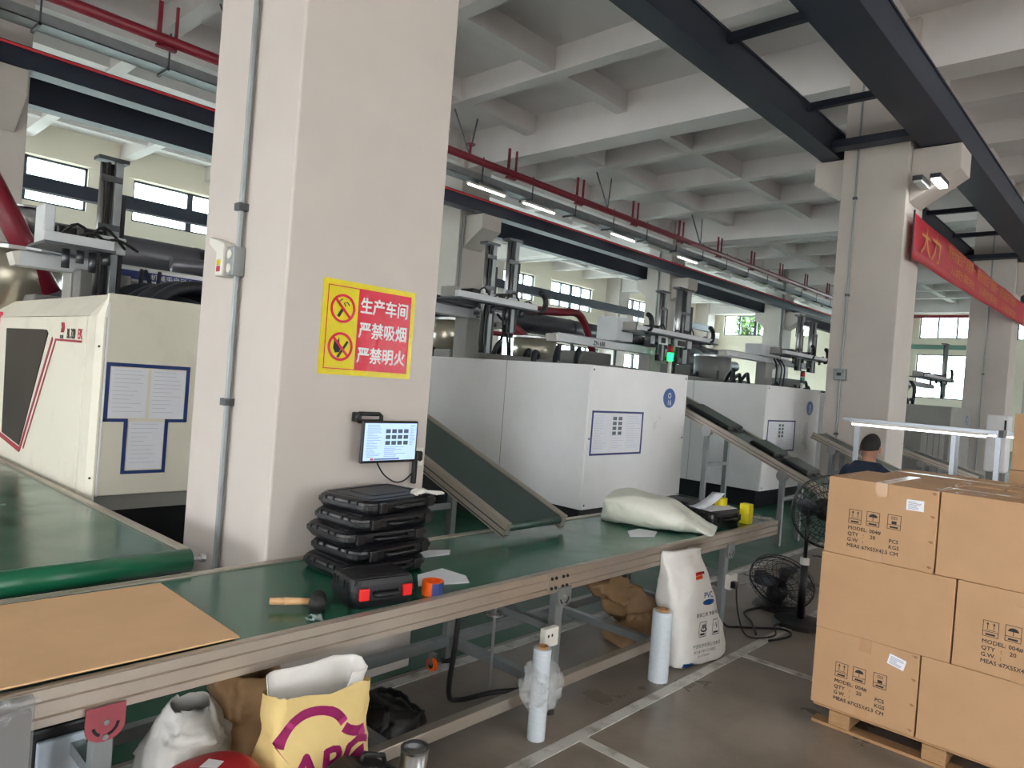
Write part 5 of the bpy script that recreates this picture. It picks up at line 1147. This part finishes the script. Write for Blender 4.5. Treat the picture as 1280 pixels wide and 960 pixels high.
def carton(label, x, y, z, dx, dy, rz=0.0, prt=False, lab=0, dz=0.425, group='cartons on the pallet'):   # x, y: corner of the face towards -X with largest Y
    o = local('carton', label, 'carton', (x, y, z), rz, group)
    MB().box((0, -dy, 0), (dx, 0, dz)).build('body', 'cardboard', o, bevel=0.004, seg=2)
    u, v = MY, PZ
    # flap seam and tape across the top
    if dx >= dy: 
        MB().box((0.0, -dy/2-0.001, dz), (dx, -dy/2+0.001, dz+0.0012)).build('flap_seam', 'cardboard_in', o); MB().box((-0.0015, -dy/2-0.03, dz), (dx+0.0015, -dy/2+0.03, dz+0.0008)).box((-0.002, -dy/2-0.03, dz-0.07), (0.0, -dy/2+0.03, dz)).build('top_tape', 'tape_clear', o)
        MB().box((-0.002, -dy/2-0.03, 0.0), (0.0, -dy/2+0.03, 0.05)).build('bottom_tape', 'tape_clear', o)
    else:
        MB().box((dx/2-0.001, -dy, dz), (dx/2+0.001, 0, dz+0.0012)).build('flap_seam', 'cardboard_in', o); MB().box((dx/2-0.03, -dy-0.0015, dz), (dx/2+0.03, 0.0015, dz+0.0008)).build('top_tape', 'tape_clear', o)
    if prt:
        for kk, (ix, iz) in enumerate(((0.119, 0.243), (0.210, 0.240), (0.314, 0.236))):
            b = icon(kk, u, v, ix, dz-iz, 0.066, 0.078); b.v = [(p[0]-0.0005, p[1], p[2]) for p in b.v]; b.build('handling_mark', 'print_black', o)
        for s, tx, tz in (('MODEL:', 0.119, 0.277), ('004#', 0.228, 0.277), ('QTY', 0.119, 0.309), (':', 0.198, 0.309), ('20', 0.234, 0.309), ('PCS', 0.328, 0.309), ('G.W.', 0.119, 0.341), (':', 0.198, 0.341), ('KGS', 0.328, 0.341), ('MEAS', 0.119, 0.373), (':67X55X42.5', 0.192, 0.373), ('CM', 0.336, 0.373)):
            text('print', s, 0.0275, (-0.0006, -tx, dz-tz), MY, PZ, 'print_black', o, sx=(0.92 if '67X' in s else 1.02), t=0.0003, bold=0.00035)
        for yy in (-dy+0.02,):
            for zz in (0.02, 0.15, 0.28, 0.40): MB().add([(-0.001, yy, zz), (-0.001, yy-0.012, zz+0.008), (-0.001, yy+0.015, zz+0.012), (-0.003, yy, zz+0.016)], [(0, 1, 3), (0, 3, 2), (1, 2, 3), (0, 2, 1)]).build('torn_patch', 'cardboard_in', o)
    if lab:
        lx, lz, lr = (0.398, 0.064, 0.02) if lab == 1 else (0.385, 0.035, -0.22)
        uu = (MY*math.cos(lr)+PZ*math.sin(lr)).normalized(); vv = (PZ*math.cos(lr)-MY*math.sin(lr)).normalized(); oo = Vector((0, -lx, dz-lz))
        MB().plate(oo, uu, vv, 0, -0.056, 0.082, 0, 0.0008, 0.0004).build('sticker', 'paper', o)
        q = MB(); random.seed(lab)
        for i in range(6): q.plate(oo, uu, vv, 0.008, -0.012-0.0072*i, random.uniform(0.04, 0.074), -0.0095-0.0072*i, 0.0003, 0.0013)
        q.build('sticker_print', 'print_grey', o)
    return o
PX0 = 4.163
carton('top printed carton with a white sticker on the pallet stack', PX0, 1.396, 0.966, 0.67, 0.545, prt=True, lab=1)
carton('top plain carton at the right of the stickered one', PX0+0.01, 0.845, 0.966, 0.55, 0.67)
carton('middle plain carton, long face, between the two printed ones', PX0-0.004, 1.402, 0.540, 0.55, 0.655)
carton('middle printed carton at the photo\'s right edge', PX0+0.002, 0.740, 0.540, 0.67, 0.55, prt=True)
carton('bottom printed carton with a tilted white sticker', PX0, 1.402, 0.114, 0.67, 0.525, prt=True, lab=2)
carton('bottom plain carton beside the tilted-sticker one', PX0-0.003, 0.870, 0.114, 0.55, 0.67)
carton('rear top carton showing only its taped lid behind the stickered one', PX0+0.675, 1.30, 0.966-0.0, 0.55, 0.62)
carton('rear top carton behind the plain one at the right', PX0+0.675, 0.66, 0.966, 0.55, 0.6)
for i, z in enumerate((0.114, 0.540)):
    carton('hidden rear carton, %s layer of the pallet stack' % ('lower' if i == 0 else 'middle'), PX0+0.678, 1.32, z, 0.54, 0.62); carton('hidden rear carton at the right, %s layer of the pallet stack' % ('lower' if i == 0 else 'middle'), PX0+0.678, 0.66, z, 0.54, 0.6)
# shrink-film tatters on the top edges
b = MB(); random.seed(41)
for i in range(46):
    yy = random.choice([random.uniform(0.84, 0.86), random.uniform(0.3, 1.39)]); xx = PX0+random.choice([0.0, random.uniform(0, 0.6), 0.66]); p = Vector((xx, yy, 1.393+random.uniform(0, 0.01))); a = Vector((random.uniform(.3, 1), random.uniform(-.5, .5), random.uniform(-.1, .2))).normalized()*random.uniform(0.01, 0.05); e_ = a.orthogonal().normalized()*0.006
    b.quad(p-a, p-e_, p+a, p+e_)
tag(b.build('film_scrap', 'film'), 'tatters of clear film along the top of the carton stack', 'scrap', kind='stuff')
pl = thing('pallet', 'wooden pallet under the carton stack', 'pallet', (4.75, 0.8, 0))
for y in (1.24, 0.78, 0.30): MB().box((4.17, y-0.05, 0.018), (5.38, y+0.06, 0.095)).build('block_runner', 'pallet_wood', pl, bevel=0.003)
for x in (4.19, 4.46, 4.75, 5.03, 5.31): MB().box((x-0.01, 0.2, 0.095), (x+0.1, 1.39, 0.112)).build('deck_board', 'pallet_wood', pl)
for x in (4.165, 4.75, 5.3): MB().box((x, 0.2, 0.002), (x+0.09, 1.39, 0.018)).build('bottom_board', 'pallet_wood', pl)
for i in range(4): carton(['bottom', 'second', 'third', 'topmost'][i]+' carton of the tall stack at the photo\'s right edge', 6.5, 0.885-0.01*(i % 2), 0.12+0.428*i, 0.67, 0.55, group='cartons of the rear stack')
pl = thing('pallet', 'wooden pallet under the tall stack at the right edge', 'pallet', (6.9, 0.5, 0))
for y in (0.82, 0.6, 0.38): MB().box((6.5, y-0.05, 0.018), (7.3, y+0.05, 0.1)).build('block_runner', 'pallet_wood', pl)
for x in (6.5, 6.8, 7.1): MB().box((x, 0.3, 0.1), (x+0.1, 0.88, 0.118)).build('deck_board', 'pallet_wood', pl); MB().box((x, 0.3, 0.002), (x+0.1, 0.88, 0.018)).build('bottom_board', 'pallet_wood', pl)

# ================================================================ lamp frames, worktable, worker, cabinets
def lamp_frame(label, x, y0, y1, z, posts, lit=True):
    t = thing('lamp_frame', label, 'lamp', (x, (y0+y1)/2, 0))
    MB().box((x-0.03, y1-0.1, z+0.03), (x+0.03, y0+0.08, z+0.06)).build('top_bar', 'alu_light', t); MB().box((x+0.09, y1-0.1, z+0.035), (x+0.12, y0+0.02, z+0.06)).build('second_bar', 'alu_light', t)
    MB().box((x-0.05, y1, z+0.008), (x+0.02, y0, z+0.03)).build('housing', 'plastic_ivory', t); MB().cyl((x-0.015, y1+0.01, z), (x-0.015, y0-0.01, z), 0.014, 10).build('tube', 'lamp_soft', t)
    for (px, py) in posts: MB().box((px-0.02, py-0.02, 0), (px+0.02, py+0.02, z+0.03)).build('post', 'alu_light', t)
    MB().box((x-0.04, y1-0.13, z-0.0), (x+0.14, y1-0.09, z+0.07)).build('corner_bracket', 'black_plastic', t)
    return t
lamp_frame('lit tube lamp on a metal frame above the worker', 8.0, 2.50, 1.28, 1.598, ((8.0, 2.44), (8.25, 1.60), (8.0, 1.19)))
lamp_frame('second lit lamp frame farther right behind the first', 10.0, 1.99, 0.75, 1.565, ((10.0, 1.9), (10.0, 0.8)))
wt = thing('work_table', 'grey worktable in front of the seated worker', 'table', (8.0, 1.8, 0)); MB().box((7.75, 1.0, 0.76), (8.45, 2.6, 0.80)).build('top', 'machine_grey', wt)
for x in (7.8, 8.4):
    for y in (1.05, 2.55): MB().box((x-0.025, y-0.025, 0), (x+0.025, y+0.025, 0.76)).build('leg', 'galv', wt)
bx_ = thing('parts_bin', 'open grey parts bin beyond the pallet cartons', 'bin', (9.0, 1.6, 0.8)); MB().box((7.85, 1.15, 0.80), (8.3, 1.5, 0.82)).box((7.85, 1.15, 0.82), (7.87, 1.5, 1.02)).box((8.28, 1.15, 0.82), (8.3, 1.5, 1.02)).box((7.87, 1.15, 0.82), (8.28, 1.17, 1.02)).box((7.87, 1.48, 0.82), (8.28, 1.5, 1.02)).build('tub', 'machine_grey', bx_)
cbn = thing('control_cabinet', 'pale cabinet with a dark handle slot before the shaded pillar', 'cabinet', (18.2, 2.7, 0)); MB().box((18.0, 2.53, 0.6), (18.5, 2.92, 1.82)).build('body', 'machine_white', cbn, bevel=0.03); MB().box((17.995, 2.56, 1.45), (18.0, 2.60, 1.72)).build('handle_slot', 'black_plastic', cbn)
MB().box((18.05, 2.58, 0), (18.45, 2.87, 0.6)).build('plinth', 'machine_mid', cbn)
cbn = thing('control_cabinet', 'dark grey cabinet row behind the lamp frame', 'cabinet', (16, 4.0, 0)); MB().box((17.2, 3.95, 0), (19.4, 4.6, 1.35)).build('body', 'machine_mid', cbn, bevel=0.02)
for x in (17.75, 18.3, 18.85): MB().box((x, 3.945, 0.1), (x+0.01, 3.95, 1.3)).build('door_gap', 'black_plastic', cbn)
# the worker, seated on a stool with his back to us
hx, hy = 7.21, 2.105
stl = thing('work_stool', 'round stool under the seated worker', 'stool', (hx, hy, 0)); MB().cyl((hx, hy, 0.60), (hx, hy, 0.645), 0.17, 20).build('seat', 'black_plastic', stl, bevel=0.01); MB().cyl((hx, hy, 0.05), (hx, hy, 0.6), 0.03, 12).build('pole', 'steel', stl)
for i in range(5): a = 2*math.pi*i/5; MB().bar((hx, hy, 0.06), (hx+0.25*math.cos(a), hy+0.25*math.sin(a), 0.02), 0.04, 0.035).build('foot', 'black_plastic', stl)
def skin(name, verts, edges, radii, m, parent, root=0, sub=2):
    me = bpy.data.meshes.new(name); me.from_pydata(verts, edges, []); me.materials.append(MATS[m]); o = bpy.data.objects.new(name, me); COL.objects.link(o)
    md = o.modifiers.new('skin', 'SKIN'); md.use_smooth_shade = True
    sv = me.skin_vertices[0].data if me.skin_vertices else None
    if sv is None: 
        bm = bmesh.new(); bm.from_mesh(me); bm.verts.layers.skin.verify(); bm.to_mesh(me); bm.free(); sv = me.skin_vertices[0].data
    for i, r in enumerate(radii): sv[i].radius = r if isinstance(r, tuple) else (r, r)
    for i in range(len(verts)): sv[i].use_root = (i == root)
    s = o.modifiers.new('sub', 'SUBSURF'); s.levels = sub; s.render_levels = sub
    if parent is not None: o.parent = parent
    return o
pe = local('person', 'worker in a navy T-shirt seated with his back turned, head bent', 'person', (hx, hy, 0.0), math.radians(-8))
S = 0.645
V = [(0, 0, S+.10), (0.02, 0, S+.28), (0.05, 0, S+.46), (0.05, 0, S+.56), (0.07, 0, S+.63), (0.075, 0, S+.68), (0.085, 0, S+.75), (0.075, 0, S+.82),
     (0.05, .12, S+.54), (0.06, .205, S+.50), (0.14, .25, S+.26), (0.38, .17, S+.20), (0.05, -.12, S+.54), (0.06, -.205, S+.50), (0.14, -.25, S+.26), (0.38, -.17, S+.20),
     (0.02, .10, S+.07), (0.42, .13, S+.06), (0.44, .13, 0.10), (0.56, .13, 0.05), (0.02, -.10, S+.07), (0.42, -.13, S+.06), (0.44, -.13, 0.10), (0.56, -.13, 0.05)]
E_ = [(0, 1), (1, 2), (2, 3), (3, 4), (4, 5), (5, 6), (6, 7), (3, 8), (8, 9), (9, 10), (10, 11), (3, 12), (12, 13), (13, 14), (14, 15), (0, 16), (16, 17), (17, 18), (18, 19), (0, 20), (20, 21), (21, 22), (22, 23)]
Rr = [(.15, .11), (.15, .10), (.16, .10), (.12, .08), .056, .062, (.084, .098), (.062, .075), .075, .065, .045, .034, .075, .065, .045, .034, .088, .068, .05, .045, .088, .068, .05, .045]
skin('body', V, E_, Rr, 'skin', pe)
Vs = [V[0], V[1], V[2], V[3], (0.058, 0, S+.625), V[8], V[9], (0.105, .215, S+.36), V[12], V[13], (0.105, -.215, S+.36)]
skin('shirt', Vs, [(0, 1), (1, 2), (2, 3), (3, 4), (3, 5), (5, 6), (6, 7), (3, 8), (8, 9), (9, 10)], [(.17, .13), (.17, .12), (.18, .12), (.135, .095), .07, .09, .08, .07, .09, .08, .07], 'cloth_navy', pe)
Vt = [V[0], V[16], V[17], (0.44, .13, 0.16), V[20], V[21], (0.44, -.13, 0.16)]
skin('trousers', Vt, [(0, 1), (1, 2), (2, 3), (0, 4), (4, 5), (5, 6)], [(.165, .13), .102, .082, .065, .102, .082, .065], 'cloth_dark', pe)
hb_ = MB(); hz = S+.775
rings = []
for j in range(9):
    ph = math.radians(-14+104*j/8.0); rings.append([(0.078+0.101*math.cos(ph)*math.cos(a)*1.0, 0.085*math.cos(ph)*math.sin(a), hz+0.112*math.sin(ph)+(-0.02 if math.cos(a) < 0 else 0.045)*max(0, math.cos(ph))*abs(math.cos(a))) for a in [2*math.pi*i/24 for i in range(24)]])
hb_.loft(rings, 't').build('hair', 'hair', pe, smooth=True)
for s in (-1, 1):
    MB().ball((0.085, s*0.092, S+.745), 0.03, (0.7, 0.35, 1.1)).build('ear', 'skin', pe, smooth=True)
    MB().ball((0.172, s*0.034, S+.755), 0.013).build('eye', 'print_black', pe, smooth=True)
    for i in range(4): MB().tube([(0.38, s*(0.145+0.018*i), S+.20), (0.43, s*(0.14+0.018*i), S+.195), (0.45, s*(0.14+0.017*i), S+.175)], [0.010, 0.009, 0.007], 8).build('finger', 'skin', pe, smooth=True)
    MB().tube([(0.37, s*0.14, S+.20), (0.41, s*0.115, S+.195), (0.43, s*0.11, S+.185)], [0.011, 0.010, 0.008], 8).build('thumb', 'skin', pe, smooth=True)
MB().prism([(0.165, S+.76), (0.195, S+.715), (0.165, S+.71)], 'y', -0.014, 0.014).build('nose', 'skin', pe, bevel=0.005)
MB().box((0.168, -0.025, S+.678), (0.176, 0.025, S+.684)).build('mouth', 'red_lens', pe)
for o in WORLD_THINGS:
    if '_w' in o: del o['_w']
